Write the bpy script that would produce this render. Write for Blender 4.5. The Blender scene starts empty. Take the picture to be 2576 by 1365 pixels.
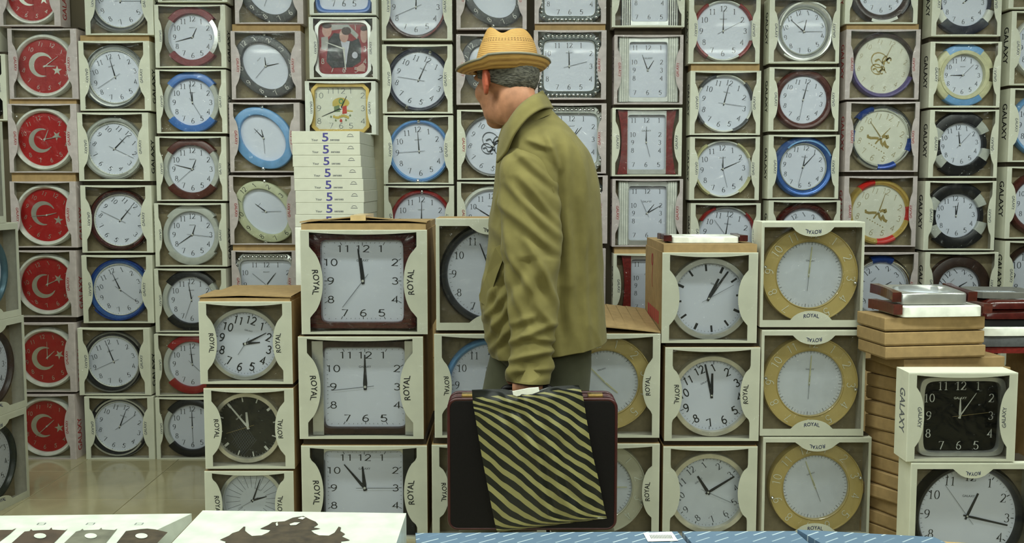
import bpy, bmesh, math, random
from math import sin, cos, pi, radians, atan2, sqrt, hypot
from mathutils import Vector, Matrix
random.seed(7)
SC = bpy.context.scene
COL = SC.collection

# ------------------------------------------------------------------ camera, world, lights, exposure
F_PX, CX, CY = 2600.0, 1288.0, 682.5
CAM_H, PITCH = 1.246, math.atan(227.5 / 2600.0)
cam_data = bpy.data.cameras.new('camera')
cam_data.sensor_width = 36.0
cam_data.lens = 36.0 * F_PX / 2576.0
cam_data.clip_start = 0.05
cam = bpy.data.objects.new('camera', cam_data)
COL.objects.link(cam)
cam.location = (0, 0, CAM_H)
cam.rotation_euler = (pi / 2 - PITCH, 0, 0)
SC.camera = cam

world = bpy.data.worlds.new('hall'); SC.world = world
world.use_nodes = True
bg = world.node_tree.nodes['Background']
bg.inputs['Color'].default_value = (0.80, 0.93, 0.82, 1)
bg.inputs['Strength'].default_value = 0.045

LIGHTS = []
ROWS = {2.3: 29, 0.1: 7, -2.2: 16, -4.5: 38}             # rows of fluorescent ceiling lights and their power
for ly in ROWS:
    for lx in (-2.8, -1.4, 0.0, 1.4, 2.8):
        ld = bpy.data.lights.new('tube_light', 'AREA')
        ld.shape = 'RECTANGLE'; ld.size = 1.15; ld.size_y = 0.22
        ld.energy = ROWS[ly]
        ld.color = (0.91, 1.0, 0.91)
        lo = bpy.data.objects.new('tube_light', ld); COL.objects.link(lo)
        lo.location = (lx, ly, 2.93)
        LIGHTS.append((lx, ly))
vs = SC.view_settings
vs.view_transform = 'Standard'; vs.look = 'None'; vs.gamma = 1.0
vs.use_curve_mapping = False
vs.exposure = 0.16
SC.cycles.use_denoising = True
SC.cycles.max_bounces = 4
SC.cycles.diffuse_bounces = 3
SC.cycles.glossy_bounces = 3
SC.cycles.transparent_max_bounces = 10
SC.cycles.caustics_reflective = False
SC.cycles.caustics_refractive = False

# ------------------------------------------------------------------ pixel -> place
def ray(px, py):
    u = (px - CX) / F_PX; v = -(py - CY) / F_PX
    cp, sp = cos(PITCH), sin(PITCH)
    return Vector((u, cp + v * sp, -sp + v * cp))
def at(px, py, Y):                       # on the upright plane at distance Y
    d = ray(px, py); t = Y / d.y
    return Vector((d.x * t, Y, CAM_H + d.z * t))
def proj(p):                             # place -> pixel
    q = p - Vector((0, 0, CAM_H)); cp, sp = cos(PITCH), sin(PITCH)
    w = q.y * cp - q.z * sp; v = q.y * sp + q.z * cp
    return CX + F_PX * q.x / w, CY - F_PX * v / w
def on(px, py, z):                       # on the level plane at height z
    d = ray(px, py); t = (z - CAM_H) / d.z
    return Vector((d.x * t, d.y * t, z))

# ------------------------------------------------------------------ materials
def lin(c):
    return tuple(((x / 255) / 12.92 if x / 255 <= 0.04045 else ((x / 255 + 0.055) / 1.055) ** 2.4) for x in c)
MATS = {}
def mat(name, rgb, rough=0.5, metal=0.0, var=0.06, scale=30.0, bump=0.0, spec=0.5, coat=0.0, stretch=None):
    if name in MATS: return MATS[name]
    m = bpy.data.materials.new(name); m.use_nodes = True
    nt = m.node_tree; b = nt.nodes['Principled BSDF']
    b.inputs['Roughness'].default_value = rough
    b.inputs['Metallic'].default_value = metal
    b.inputs['Specular IOR Level'].default_value = spec
    b.inputs['Coat Weight'].default_value = coat
    c = lin(rgb)
    tc = nt.nodes.new('ShaderNodeTexCoord')
    n = nt.nodes.new('ShaderNodeTexNoise'); n.inputs['Scale'].default_value = scale
    n.inputs['Detail'].default_value = 4
    if stretch:
        mp = nt.nodes.new('ShaderNodeMapping'); mp.inputs['Scale'].default_value = stretch
        nt.links.new(tc.outputs['Object'], mp.inputs['Vector']); nt.links.new(mp.outputs['Vector'], n.inputs['Vector'])
    else:
        nt.links.new(tc.outputs['Object'], n.inputs['Vector'])
    r = nt.nodes.new('ShaderNodeValToRGB')
    lo = tuple(max(0, x * (1 - var * 2)) for x in c); hi = tuple(min(1, x * (1 + var * 2)) for x in c)
    r.color_ramp.elements[0].position = 0.3; r.color_ramp.elements[1].position = 0.7
    r.color_ramp.elements[0].color = lo + (1,); r.color_ramp.elements[1].color = hi + (1,)
    nt.links.new(n.outputs['Fac'], r.inputs['Fac']); nt.links.new(r.outputs['Color'], b.inputs['Base Color'])
    if bump:
        bp = nt.nodes.new('ShaderNodeBump'); bp.inputs['Strength'].default_value = bump; bp.inputs['Distance'].default_value = 0.003
        nt.links.new(n.outputs['Fac'], bp.inputs['Height']); nt.links.new(bp.outputs['Normal'], b.inputs['Normal'])
    MATS[name] = m
    return m
def clear_mat(name, rough, amount, bump, scale):
    m = bpy.data.materials.new(name); m.use_nodes = True
    nt = m.node_tree; nt.nodes.clear()
    out = nt.nodes.new('ShaderNodeOutputMaterial'); mix = nt.nodes.new('ShaderNodeMixShader')
    tr = nt.nodes.new('ShaderNodeBsdfTransparent'); gl = nt.nodes.new('ShaderNodeBsdfGlossy')
    tr.inputs['Color'].default_value = (0.97, 0.98, 0.98, 1)
    gl.inputs['Roughness'].default_value = rough; gl.inputs['Color'].default_value = (1, 1, 1, 1)
    fr = nt.nodes.new('ShaderNodeFresnel'); fr.inputs['IOR'].default_value = 1.45
    mu = nt.nodes.new('ShaderNodeMath'); mu.operation = 'MULTIPLY'; mu.inputs[1].default_value = amount
    nt.links.new(fr.outputs[0], mu.inputs[0]); nt.links.new(mu.outputs[0], mix.inputs[0])
    nt.links.new(tr.outputs[0], mix.inputs[1]); nt.links.new(gl.outputs[0], mix.inputs[2])
    nt.links.new(mix.outputs[0], out.inputs[0])
    if bump:
        tc = nt.nodes.new('ShaderNodeTexCoord'); oi = nt.nodes.new('ShaderNodeObjectInfo')
        ad = nt.nodes.new('ShaderNodeVectorMath'); ad.operation = 'ADD'
        sc_ = nt.nodes.new('ShaderNodeVectorMath'); sc_.operation = 'SCALE'; sc_.inputs['Scale'].default_value = 0.6
        nt.links.new(oi.outputs['Location'], sc_.inputs[0])
        nt.links.new(tc.outputs['Object'], ad.inputs[0]); nt.links.new(sc_.outputs[0], ad.inputs[1])
        n = nt.nodes.new('ShaderNodeTexNoise'); n.inputs['Scale'].default_value = scale; n.inputs['Detail'].default_value = 3
        n.inputs['Distortion'].default_value = 1.2
        nt.links.new(ad.outputs[0], n.inputs['Vector'])
        bp = nt.nodes.new('ShaderNodeBump'); bp.inputs['Strength'].default_value = bump; bp.inputs['Distance'].default_value = 0.02
        nt.links.new(n.outputs['Fac'], bp.inputs['Height']); nt.links.new(bp.outputs['Normal'], gl.inputs['Normal'])
    MATS[name] = m
    return m
FILM = clear_mat('shrink_film', 0.06, 0.6, 0.7, 15)
FILM2 = clear_mat('crinkled_film', 0.04, 0.9, 0.55, 34)
GLASS = clear_mat('clock_glass', 0.03, 0.3, 0, 1)
mat('cream', (232, 233, 214), 0.55, var=0.03, scale=12)
mat('pink', (210, 198, 196), 0.5, var=0.05, scale=40)
mat('white_card', (236, 238, 226), 0.5, var=0.03)
mat('inner_kraft', (138, 126, 98), 0.85, var=0.06, scale=60)
mat('inner_pale', (196, 192, 176), 0.8, var=0.04, scale=60)
mat('kraft', (162, 135, 92), 0.8, var=0.06, scale=40, bump=0.1)
mat('dark_card', (58, 50, 38), 0.9, var=0.1)  # dark tone painted in for the shade between stacked boxes
mat('dial', (232, 236, 252), 0.45, var=0.015, scale=8)
mat('dial_grey', (222, 227, 238), 0.45, var=0.02)
mat('dial_cream', (238, 237, 220), 0.45, var=0.02)
mat('dial_black', (8, 9, 8), 0.7, var=0.1, spec=0.1)
mat('champagne', (216, 212, 194), 0.3, metal=0.55)
mat('dial_olive', (32, 30, 18), 0.6, var=0.2, stretch=(3, 3, 0.6), scale=60)
mat('dial_red', (176, 26, 26), 0.4, var=0.04, scale=20)
mat('ink', (26, 28, 32), 0.6)
mat('ink_soft', (52, 56, 64), 0.6)
mat('ink_grey', (96, 100, 108), 0.6)
mat('ink_pale', (214, 214, 206), 0.5)
mat('ink_navy', (38, 48, 96), 0.6)
mat('ink_purple', (70, 66, 140), 0.6)
mat('ink_red', (176, 58, 60), 0.6)
mat('ink_gold', (170, 150, 92), 0.4, metal=0.3)
mat('silver', (206, 208, 204), 0.28, metal=0.75, var=0.04)
mat('chrome', (222, 224, 222), 0.12, metal=1.0, var=0.03)
mat('white_plastic', (234, 236, 226), 0.35)
mat('grey_plastic', (186, 190, 182), 0.4)
mat('black_plastic', (20, 21, 24), 0.35)
mat('navy_plastic', (30, 34, 56), 0.3)
mat('burgundy', (126, 48, 54), 0.4, var=0.1, scale=120)
mat('red_plastic', (150, 38, 36), 0.35, var=0.06)
mat('bright_red', (206, 40, 34), 0.35)
mat('brown_wood', (84, 40, 32), 0.35, var=0.16, scale=60, stretch=(1, 1, 6))
mat('mahogany', (70, 24, 20), 0.22, var=0.2, scale=40, stretch=(1, 1, 8), coat=0.4)
mat('dark_red', (116, 30, 28), 0.35, var=0.15, scale=90)
mat('dark_brown', (52, 34, 26), 0.35, var=0.15)
mat('blue_plastic', (74, 122, 196), 0.35)
mat('pale_blue', (118, 168, 218), 0.35)
mat('metal_blue', (66, 106, 176), 0.25, metal=0.4)
mat('royal_blue', (36, 70, 150), 0.25, metal=0.3)
mat('dark_grey', (82, 84, 86), 0.4, var=0.08, scale=90)
mat('sage', (198, 202, 168), 0.45)
mat('khaki', (204, 200, 150), 0.4)
mat('gold', (214, 184, 104), 0.3, metal=0.55)
mat('coin_gold', (190, 169, 106), 0.3, var=0.06, scale=6, coat=0.5)
mat('coin_silver', (192, 190, 168), 0.3, var=0.05, scale=6, coat=0.5)
mat('violet', (96, 84, 140), 0.4)
mat('pewter', (120, 120, 116), 0.35, metal=0.4)
mat('bone', (212, 210, 170), 0.4)
mat('stud_frame', (78, 84, 82), 0.3, metal=0.5)
mat('print_red', (150, 32, 42), 0.4)
mat('star_white', (226, 232, 220), 0.5)
mat('foil', (216, 216, 202), 0.35, metal=0.8)

# ------------------------------------------------------------------ object helpers
def link(name, me, parent=None, loc=(0, 0, 0), rot=(0, 0, 0)):
    o = bpy.data.objects.new(name, me); COL.objects.link(o)
    o.location = loc; o.rotation_euler = rot
    if parent: o.parent = parent
    return o
def empty(name, loc, rot=(0, 0, 0)):
    o = bpy.data.objects.new(name, None); COL.objects.link(o)
    o.empty_display_size = 0.05; o.location = loc; o.rotation_euler = rot
    return o
def tag(o, label, cat, group=None, kind=None):
    o['label'] = label; o['category'] = cat
    if group: o['group'] = group
    if kind: o['kind'] = kind
    return o
def mesh(name, vs_, fs, mats, smooth=False, mi=None):
    me = bpy.data.meshes.new(name)
    me.from_pydata([tuple(v) for v in vs_], [], fs)
    for m in (mats if isinstance(mats, (list, tuple)) else [mats]):
        me.materials.append(MATS[m] if isinstance(m, str) else m)
    if mi: me.polygons.foreach_set('material_index', mi)
    if smooth: me.polygons.foreach_set('use_smooth', [True] * len(me.polygons))
    me.update()
    return me
class MB:
    def __init__(s): s.v = []; s.f = []; s.mi = []
    def quad(s, a, b, c, d, mi=0):
        n = len(s.v); s.v += [a, b, c, d]; s.f.append((n, n + 1, n + 2, n + 3)); s.mi.append(mi)
    def poly(s, pts, mi=0):
        n = len(s.v); s.v += list(pts); s.f.append(tuple(range(n, n + len(pts)))); s.mi.append(mi)
    def box(s, x0, x1, y0, y1, z0, z1, mi=0, skip=''):
        p = [(x0, y0, z0), (x1, y0, z0), (x1, y1, z0), (x0, y1, z0), (x0, y0, z1), (x1, y0, z1), (x1, y1, z1), (x0, y1, z1)]
        n = len(s.v); s.v += p
        for k, q in (('b', (0, 3, 2, 1)), ('t', (4, 5, 6, 7)), ('f', (0, 1, 5, 4)), ('k', (2, 3, 7, 6)), ('l', (3, 0, 4, 7)), ('r', (1, 2, 6, 5))):
            if k in skip: continue
            s.f.append(tuple(n + i for i in q)); s.mi.append(mi)
    def build(s, name, mats, parent=None, loc=(0, 0, 0), rot=(0, 0, 0), smooth=False):
        return link(name, mesh(name, s.v, s.f, mats, smooth, s.mi), parent, loc, rot)
def bevel_box(name, sx, sy, sz, mats, parent=None, loc=(0, 0, 0), rot=(0, 0, 0), bev=0.004):
    """box centred in x and y, standing on z=0, with rounded edges"""
    bm = bmesh.new(); bmesh.ops.create_cube(bm, size=1)
    for v in bm.verts: v.co = Vector((v.co.x * sx, v.co.y * sy, (v.co.z + 0.5) * sz))
    bmesh.ops.bevel(bm, geom=list(bm.edges), offset=bev, segments=2, affect='EDGES', profile=0.5)
    me = bpy.data.meshes.new(name); bm.to_mesh(me); bm.free()
    for m in (mats if isinstance(mats, (list, tuple)) else [mats]): me.materials.append(MATS[m])
    return link(name, me, parent, loc, rot)

# ------------------------------------------------------------------ lettering
_TXT = {}
def text_geo(s):
    if s in _TXT: return _TXT[s]
    cu = bpy.data.curves.new('lettering', 'FONT'); cu.body = s; cu.size = 1.0
    cu.align_x = 'CENTER'; cu.align_y = 'CENTER'; cu.offset = 0.012; cu.resolution_u = 3
    o = bpy.data.objects.new('lettering', cu); COL.objects.link(o)
    dg = bpy.context.evaluated_depsgraph_get(); dg.update()
    me = bpy.data.meshes.new_from_object(o.evaluated_get(dg))
    vs_ = [tuple(v.co) for v in me.vertices]; fs = [tuple(p.vertices) for p in me.polygons]
    bpy.data.objects.remove(o); bpy.data.curves.remove(cu); bpy.data.meshes.remove(me)
    xs = [v[0] for v in vs_]; ys = [v[1] for v in vs_]
    cx, cy = (min(xs) + max(xs)) / 2, (min(ys) + max(ys)) / 2
    w, h = max(xs) - min(xs), max(ys) - min(ys)
    _TXT[s] = ([((x - cx) / w, (y - cy) / h) for x, y, _ in vs_], fs)
    return _TXT[s]
_TM = {}
def text_mesh(s, w, h, m, arc=0.0):
    """flat lettering w by h in the local xz plane, facing -y; arc bends it into an arch"""
    k = (s, round(w, 4), round(h, 4), m, arc)
    if k not in _TM:
        g, fs = text_geo(s)
        _TM[k] = mesh('lettering', [(x * w, 0, y * h - arc * (2 * x) ** 2) for x, y in g], fs, m)
    return _TM[k]

# own digits: centre lines in a 0.6 x 1 cell
def _arc(cx, cy, rx, ry, a0, a1, n=14):
    return [(cx + rx * cos(radians(a0 + (a1 - a0) * i / n)), cy + ry * sin(radians(a0 + (a1 - a0) * i / n))) for i in range(n + 1)]
DIG = {
    '0': [_arc(.3, .5, .25, .47, 90, 450, 24)],
    '1': [[(.12, .84), (.3, .98), (.3, .02)]],
    '2': [_arc(.3, .72, .23, .25, 170, -35) + [(.06, .03), (.56, .03)]],
    '3': [_arc(.28, .74, .21, .23, 155, -90), _arc(.28, .27, .25, .25, 90, -155)],
    '4': [[(.42, .02), (.42, .97), (.04, .28), (.57, .28)]],
    '5': [[(.52, .97), (.14, .97), (.1, .54)] + _arc(.28, .32, .26, .29, 130, -150)],
    '6': [_arc(.3, .29, .24, .27, 0, 360, 22), [(.06, .33), (.09, .58), (.19, .80), (.34, .94), (.5, .97)]],
    '7': [[(.05, .97), (.56, .97), (.22, .02)]],
    '8': [_arc(.3, .75, .19, .22, 0, 360, 20), _arc(.3, .27, .24, .26, 0, 360, 22)],
}
DIG['9'] = [[(.6 - x, 1 - y) for x, y in pl] for pl in DIG['6']]
SERIF = {'1': [[(.14, .015), (.46, .015)]], '4': [[(.3, .015), (.54, .015)]], '7': [[(.05, .97), (.05, .83)]], '2': [[(.56, .03), (.58, .2)]], '5': [[(.52, .97), (.53, .88)]]}
def ribbon(mb, pts, hw, tf, y=0.0, mi=0):
    """flat stroke along pts; hw(dx,dy) half width; tf maps (x,y)->(X,Z)"""
    L = []; n = len(pts); closed = n > 3 and hypot(pts[0][0] - pts[-1][0], pts[0][1] - pts[-1][1]) < 1e-5
    for i in range(n):
        a = pts[i - 1] if i else (pts[-2] if closed else pts[0]); b = pts[i + 1] if i < n - 1 else (pts[1] if closed else pts[-1])
        dx, dy = b[0] - a[0], b[1] - a[1]; l = hypot(dx, dy) or 1
        dx /= l; dy /= l; w = hw(dx, dy) if callable(hw) else hw
        # widen at sharp corners
        if 0 < i < n - 1:
            e = (pts[i + 1][0] - pts[i][0], pts[i + 1][1] - pts[i][1]); le = hypot(*e) or 1
            c = max(0.45, abs(dx * e[0] / le + dy * e[1] / le)); w = w / c
        L.append(((pts[i][0] - dy * w, pts[i][1] + dx * w), (pts[i][0] + dy * w, pts[i][1] - dx * w)))
    base = len(mb.v)
    for l, r in L:
        for q in (l, r):
            X, Z = tf(*q); mb.v.append((X, y, Z))
    for i in range(n - 1):
        a = base + 2 * i
        mb.f.append((a, a + 2, a + 3, a + 1)); mb.mi.append(mi)
HW = {'serif': lambda dx, dy: 0.018 + 0.036 * abs(dy), 'sans': lambda dx, dy: 0.05, 'bold': lambda dx, dy: 0.068, 'thin': lambda dx, dy: 0.03}
def number(mb, s, cx, cz, h, style, wide=1.0, ang=0.0, y=0.0):
    adv = 0.66 * wide; total = adv * len(s) - 0.06 * wide
    ca, sa = cos(ang), sin(ang)
    for k, ch in enumerate(s):
        ox = -total / 2 + k * adv
        def tf(x, z, ox=ox):
            X = (ox + x * wide) * h; Z = (z - 0.5) * h
            return (cx + X * ca + Z * sa, cz - X * sa + Z * ca)
        for pl in DIG[ch]: ribbon(mb, pl, HW[style], tf, y)
        if style in ('serif',):
            for pl in SERIF.get(ch, []): ribbon(mb, pl, 0.022, tf, y)

# ------------------------------------------------------------------ clock builder
def rfun(sp):
    k = sp[0]
    if k == 'c': return lambda a: sp[1]
    if k == 'e': return lambda a: 1 / sqrt((sin(a) / sp[1]) ** 2 + (cos(a) / sp[2]) ** 2)
    if k == 's':
        n = sp[3]
        return lambda a: ((abs(sin(a)) / sp[1]) ** n + (abs(cos(a)) / sp[2]) ** n) ** (-1.0 / n)
    if k == 'o':
        return lambda a: min(sp[1] / max(abs(sin(a)), 1e-6), sp[2] / max(abs(cos(a)), 1e-6), (sp[1] + sp[2] - sp[3]) / (abs(sin(a)) + abs(cos(a))))
def angles(sp_list, a0=0.0, a1=2 * pi, n=72):
    m = max(6, int(n * (a1 - a0) / (2 * pi)))
    A = [a0 + (a1 - a0) * i / m for i in range(m + 1)]
    for sp in sp_list:
        if sp[0] in ('o', 's'):
            hw, hh = sp[1], sp[2]
            c = sp[3] if sp[0] == 'o' else 0
            for cx, cz in ((hw, hh - c), (hw - c, hh)):
                for sx in (1, -1):
                    for sz in (1, -1):
                        a = atan2(sx * cx, sz * cz) % (2 * pi)
                        for e in ((-0.06, -0.02, 0, 0.02, 0.06) if sp[0] == 's' else (0,)):
                            if a0 < a + e < a1: A.append(a + e)
    A = sorted(set(round(a, 5) for a in A))
    return A
PROF = {'dome': [(0, 0), (0, .5), (.10, .78), (.32, 1), (.62, .98), (.88, .78), (1, .55), (1, .4)],
        'flat': [(0, 0), (0, .86), (.05, .95), (.12, 1), (.9, 1), (.97, .92), (1, .4)],
        'bowl': [(0, 0), (0, .9), (.08, 1), (.22, 1), (.4, .86), (.8, .66), (1, .55), (1, .4)],
        'coin': [(0, 0), (0, .8), (.04, .95), (.09, .95), (.12, .82), (.9, .72), (.96, .8), (1, .75), (1, .4)]}
def ring(name, outf, inf, prof, T, A, m, parent, back=True):
    n = len(A); full = abs(A[-1] - A[0] - 2 * pi) < 1e-3
    vs_ = []; fs = []
    for a in A:
        ro, ri = outf(a), inf(a)
        for t, w in prof:
            r = ro + (ri - ro) * t
            vs_.append((r * sin(a), -w * T, r * cos(a)))
    k = len(prof)
    for i in range(n - 1):
        for j in range(k - 1):
            b = i * k + j
            fs.append((b, b + k, b + k + 1, b + 1))
    if back:
        c = len(vs_); vs_.append((0, 0, 0)) if full else None
        if full:
            for i in range(n - 1): fs.append((c, (i + 1) * k, i * k))
    if not full:
        for i, rev in ((0, False), (n - 1, True)):
            q = [i * k + j for j in range(k)]
            fs.append(tuple(q[::-1] if not rev else q))
    me = mesh(name, vs_, fs, m, True)
    try: me.set_sharp_from_angle(angle=radians(38))
    except Exception: pass
    return link(name, me, parent)
def disc(name, f, A, y, m, parent, scale=1.0):
    vs_ = [(f(a) * scale * sin(a), y, f(a) * scale * cos(a)) for a in A[:-1]]
    n = len(vs_); vs_.append((0, y, 0))
    return link(name, mesh(name, vs_, [(n, (i + 1) % n, i) for i in range(n)], m), parent)
def hand(name, ang, L, tail, w, y, m, parent, tip=0.35):
    vs_ = [(-w * .7, 0, -tail), (w * .7, 0, -tail), (w, 0, L * .15), (w * tip, 0, L), (-w * tip, 0, L), (-w, 0, L * .15)]
    t = 0.0008
    V = vs_ + [(x, -t, z) for x, _, z in vs_]
    n = 6
    fs = [tuple(range(n))[::1], tuple(range(2 * n - 1, n - 1, -1))] + [(i, i + n, (i + 1) % n + n, (i + 1) % n) for i in range(n)]
    return link(name, mesh(name, V, fs, m), parent, (0, y, 0), (0, ang, 0))

def crescent(parent, r, y):
    mb = MB(); n = 40
    cx, R = -0.16 * r, 0.46 * r; ix, q = -0.055 * r, 0.365 * r
    outer = [(cx + R * cos(a), R * sin(a)) for a in [radians(46 + (314 - 46) * i / n) for i in range(n + 1)]]
    # inner circle points between matching ends
    a0 = atan2(outer[0][1], outer[0][0] - ix); a1 = atan2(outer[-1][1], outer[-1][0] - ix) + 2 * pi
    inner = [(ix + q * cos(a0 + (a1 - a0) * i / n), q * sin(a0 + (a1 - a0) * i / n)) for i in range(n + 1)]
    inner[0] = outer[0]; inner[-1] = outer[-1]
    for i in range(n):
        mb.quad((outer[i][0], y, outer[i][1]), (inner[i][0], y, inner[i][1]), (inner[i + 1][0], y, inner[i + 1][1]), (outer[i + 1][0], y, outer[i + 1][1]))
    mb.build('crescent_print', 'foil', parent)
    mb = MB(); sx = 0.47 * r; pts = []
    for i in range(10):
        rr = (0.19 if i % 2 == 0 else 0.075) * r; a = -pi / 2 + i * pi / 5
        pts.append((sx + rr * sin(a), y, rr * cos(a)))
    for i in range(10): mb.poly([(sx, y, 0), pts[i], pts[(i + 1) % 10]])
    mb.build('star_print', 'foil', parent)
def script_print(parent, r, y, m, seed=1):
    """looping calligraphic strokes"""
    rnd = random.Random(seed); mb = MB()
    def st(pts, w):
        ribbon(mb, pts, lambda dx, dy: w * (0.5 + 0.9 * abs(dy * .8 + dx * .5)), lambda x, z: (x * r, z * r), y)
    st([(-.18 + .34 * cos(a) * (1 - .05 * a), .12 + .26 * sin(a)) for a in [1.0 + i * .2 for i in range(26)]], .018)
    st([(-.3 + .5 * t, .02 + .28 * t + .07 * sin(9 * t)) for t in [i / 16 for i in range(17)]], .026)
    st([(.0 + .07 * cos(a), .2 + .15 * sin(a)) for a in [i * .35 for i in range(17)]], .02)
    st([(.15 + .06 * cos(a), .26 + .1 * sin(a)) for a in [i * .35 for i in range(17)]], .02)
    st([(-.12 + .26 * cos(a) * .8, -.2 + .17 * sin(a)) for a in [0.4 + i * .25 for i in range(22)]], .02)
    st([(-.25 + .5 * t, -.28 + .16 * t + .06 * sin(11 * t)) for t in [i / 16 for i in range(17)]], .024)
    st([(.08 + .06 * cos(a), -.16 + .13 * sin(a)) for a in [i * .35 for i in range(17)]], .02)
    mb.build('calligraphy_print', m, parent)
def brush_print(parent, r, y, m):
    mb = MB()
    def st(pts, w):
        n = len(pts)
        ribbon(mb, pts, lambda dx, dy: w * (0.45 + 0.8 * abs(dx)), lambda x, z: (x * r, z * r), y)
    st([(-.5, -.08), (-.46, -.16), (-.34, -.16), (-.2, -.1), (-.06, -.06)], .04)
    st([(-.1, -.3), (-.06, -.16), (.02, .0), (.12, .1), (.24, .06)], .04)
    st([(.02, -.06), (.1, -.18), (.18, -.24), (.2, -.12), (.3, -.22), (.42, -.24)], .045)
    st([(.16, .12), (.22, .16), (.28, .1), (.22, .04)], .03)
    for k in range(7): st([(-.34 + k * .11, -.36 - .02 * k), (-.30 + k * .11, -.38 - .02 * k)], .014)
    mb.build('calligraphy_print', m, parent)
def flat(mb, pts, y, mi=0, s=1.0, ox=0.0, oz=0.0):
    mb.poly([(ox + p[0] * s, y, oz + p[1] * s) for p in pts], mi)
def ell(cx, cz, rx, rz, n=18, a0=0, a1=360):
    return [(cx + rx * cos(radians(a0 + (a1 - a0) * i / n)), cz + rz * sin(radians(a0 + (a1 - a0) * i / n))) for i in range(n)]
def portrait_print(parent, hw, hh, y):
    mat('print_grey', (176, 172, 168), 0.4); mat('print_suit', (34, 36, 44), 0.4)
    mat('print_skin', (206, 160, 148), 0.4); mat('print_hair', (74, 50, 50), 0.4); mat('print_shirt', (206, 206, 220), 0.4)
    P = [([(-.55, .95), (.2, .95), (.62, .55), (.55, .38), (.1, .8), (-.5, .72)], 'print_grey'),
         ([(-.92, .45), (-.65, .5), (-.6, .1), (-.75, -.05), (-.92, .0)], 'print_grey'),
         (ell(-.68, .72, .2, .26), 'print_skin'), (ell(-.68, .9, .2, .1), 'print_hair'), (ell(.84, .55, .15, .32), 'print_skin'), (ell(.84, .8, .15, .1), 'print_hair'),
         ([(-.62, .35), (-.4, .62), (-.15, .6), (0, .35), (.35, .3), (.62, .42), (.72, .1), (.7, -.5), (.35, -.72), (-.5, -.75), (-.72, -.5)], 'print_suit'),
         ([(-.12, .3), (.26, .3), (.16, -.2), (.1, -.62), (.0, -.2)], 'print_shirt'),
         (ell(.02, .52, .19, .27), 'print_skin'), (ell(.12, .7, .2, .16), 'print_hair'), (ell(.46, -.25, .12, .13), 'print_shirt'),
         ([(.5, -.75), (.8, -.55), (.9, -.7), (.85, -.9), (.55, -.88)], 'print_skin')]
    for i, (pts, m) in enumerate(P):
        mb = MB(); mb.poly([(p[0] * hw, y - 0.0002 * (i + 1), p[1] * hh) for p in pts[::-1]])
        mb.build('portrait_print', m, parent)
def crest_print(parent, r, y):
    mat('print_green', (104, 150, 84), 0.4); mat('print_gold', (216, 190, 96), 0.4); mat('print_flag', (206, 62, 50), 0.4); mat('print_leaf', (120, 140, 96), 0.4)
    P = [(ell(0, .28, .52, .36, 20, 0, 180) + [(-.5, .12), (.4, .12)], 'print_gold'), (ell(.02, .42, .15, .17), 'print_green'), (ell(.02, .42, .08, .09), 'print_gold'),
         ([(-.42, .1), (-.1, .2), (-.05, -.2), (-.4, -.22)], 'print_leaf'), ([(.1, .1), (.34, .18), (.36, -.3), (.08, -.34)], 'print_flag'),
         ([(.36, -.08), (.72, -.14), (.72, -.2), (.36, -.2)], 'print_gold')] + \
        [(ell(-.42 + k * .12, -.5 - .06 * sin(k * 1.0), .07, .09, 10), 'print_gold') for k in range(8)] + \
        [(ell(x, z, .05, .06, 8), 'print_leaf') for x, z in ((-.6, -.5), (.55, -.42), (-.32, -.72), (.3, -.7))] + [(ell(0, -.74, .08, .1, 8), 'print_flag')]
    for i, (pts, m) in enumerate(P):
        mb = MB(); mb.poly([(p[0] * r, y - 0.00015 * (i + 1), p[1] * r) for p in pts[::-1]])
        mb.build('crest_print', m, parent)

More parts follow.
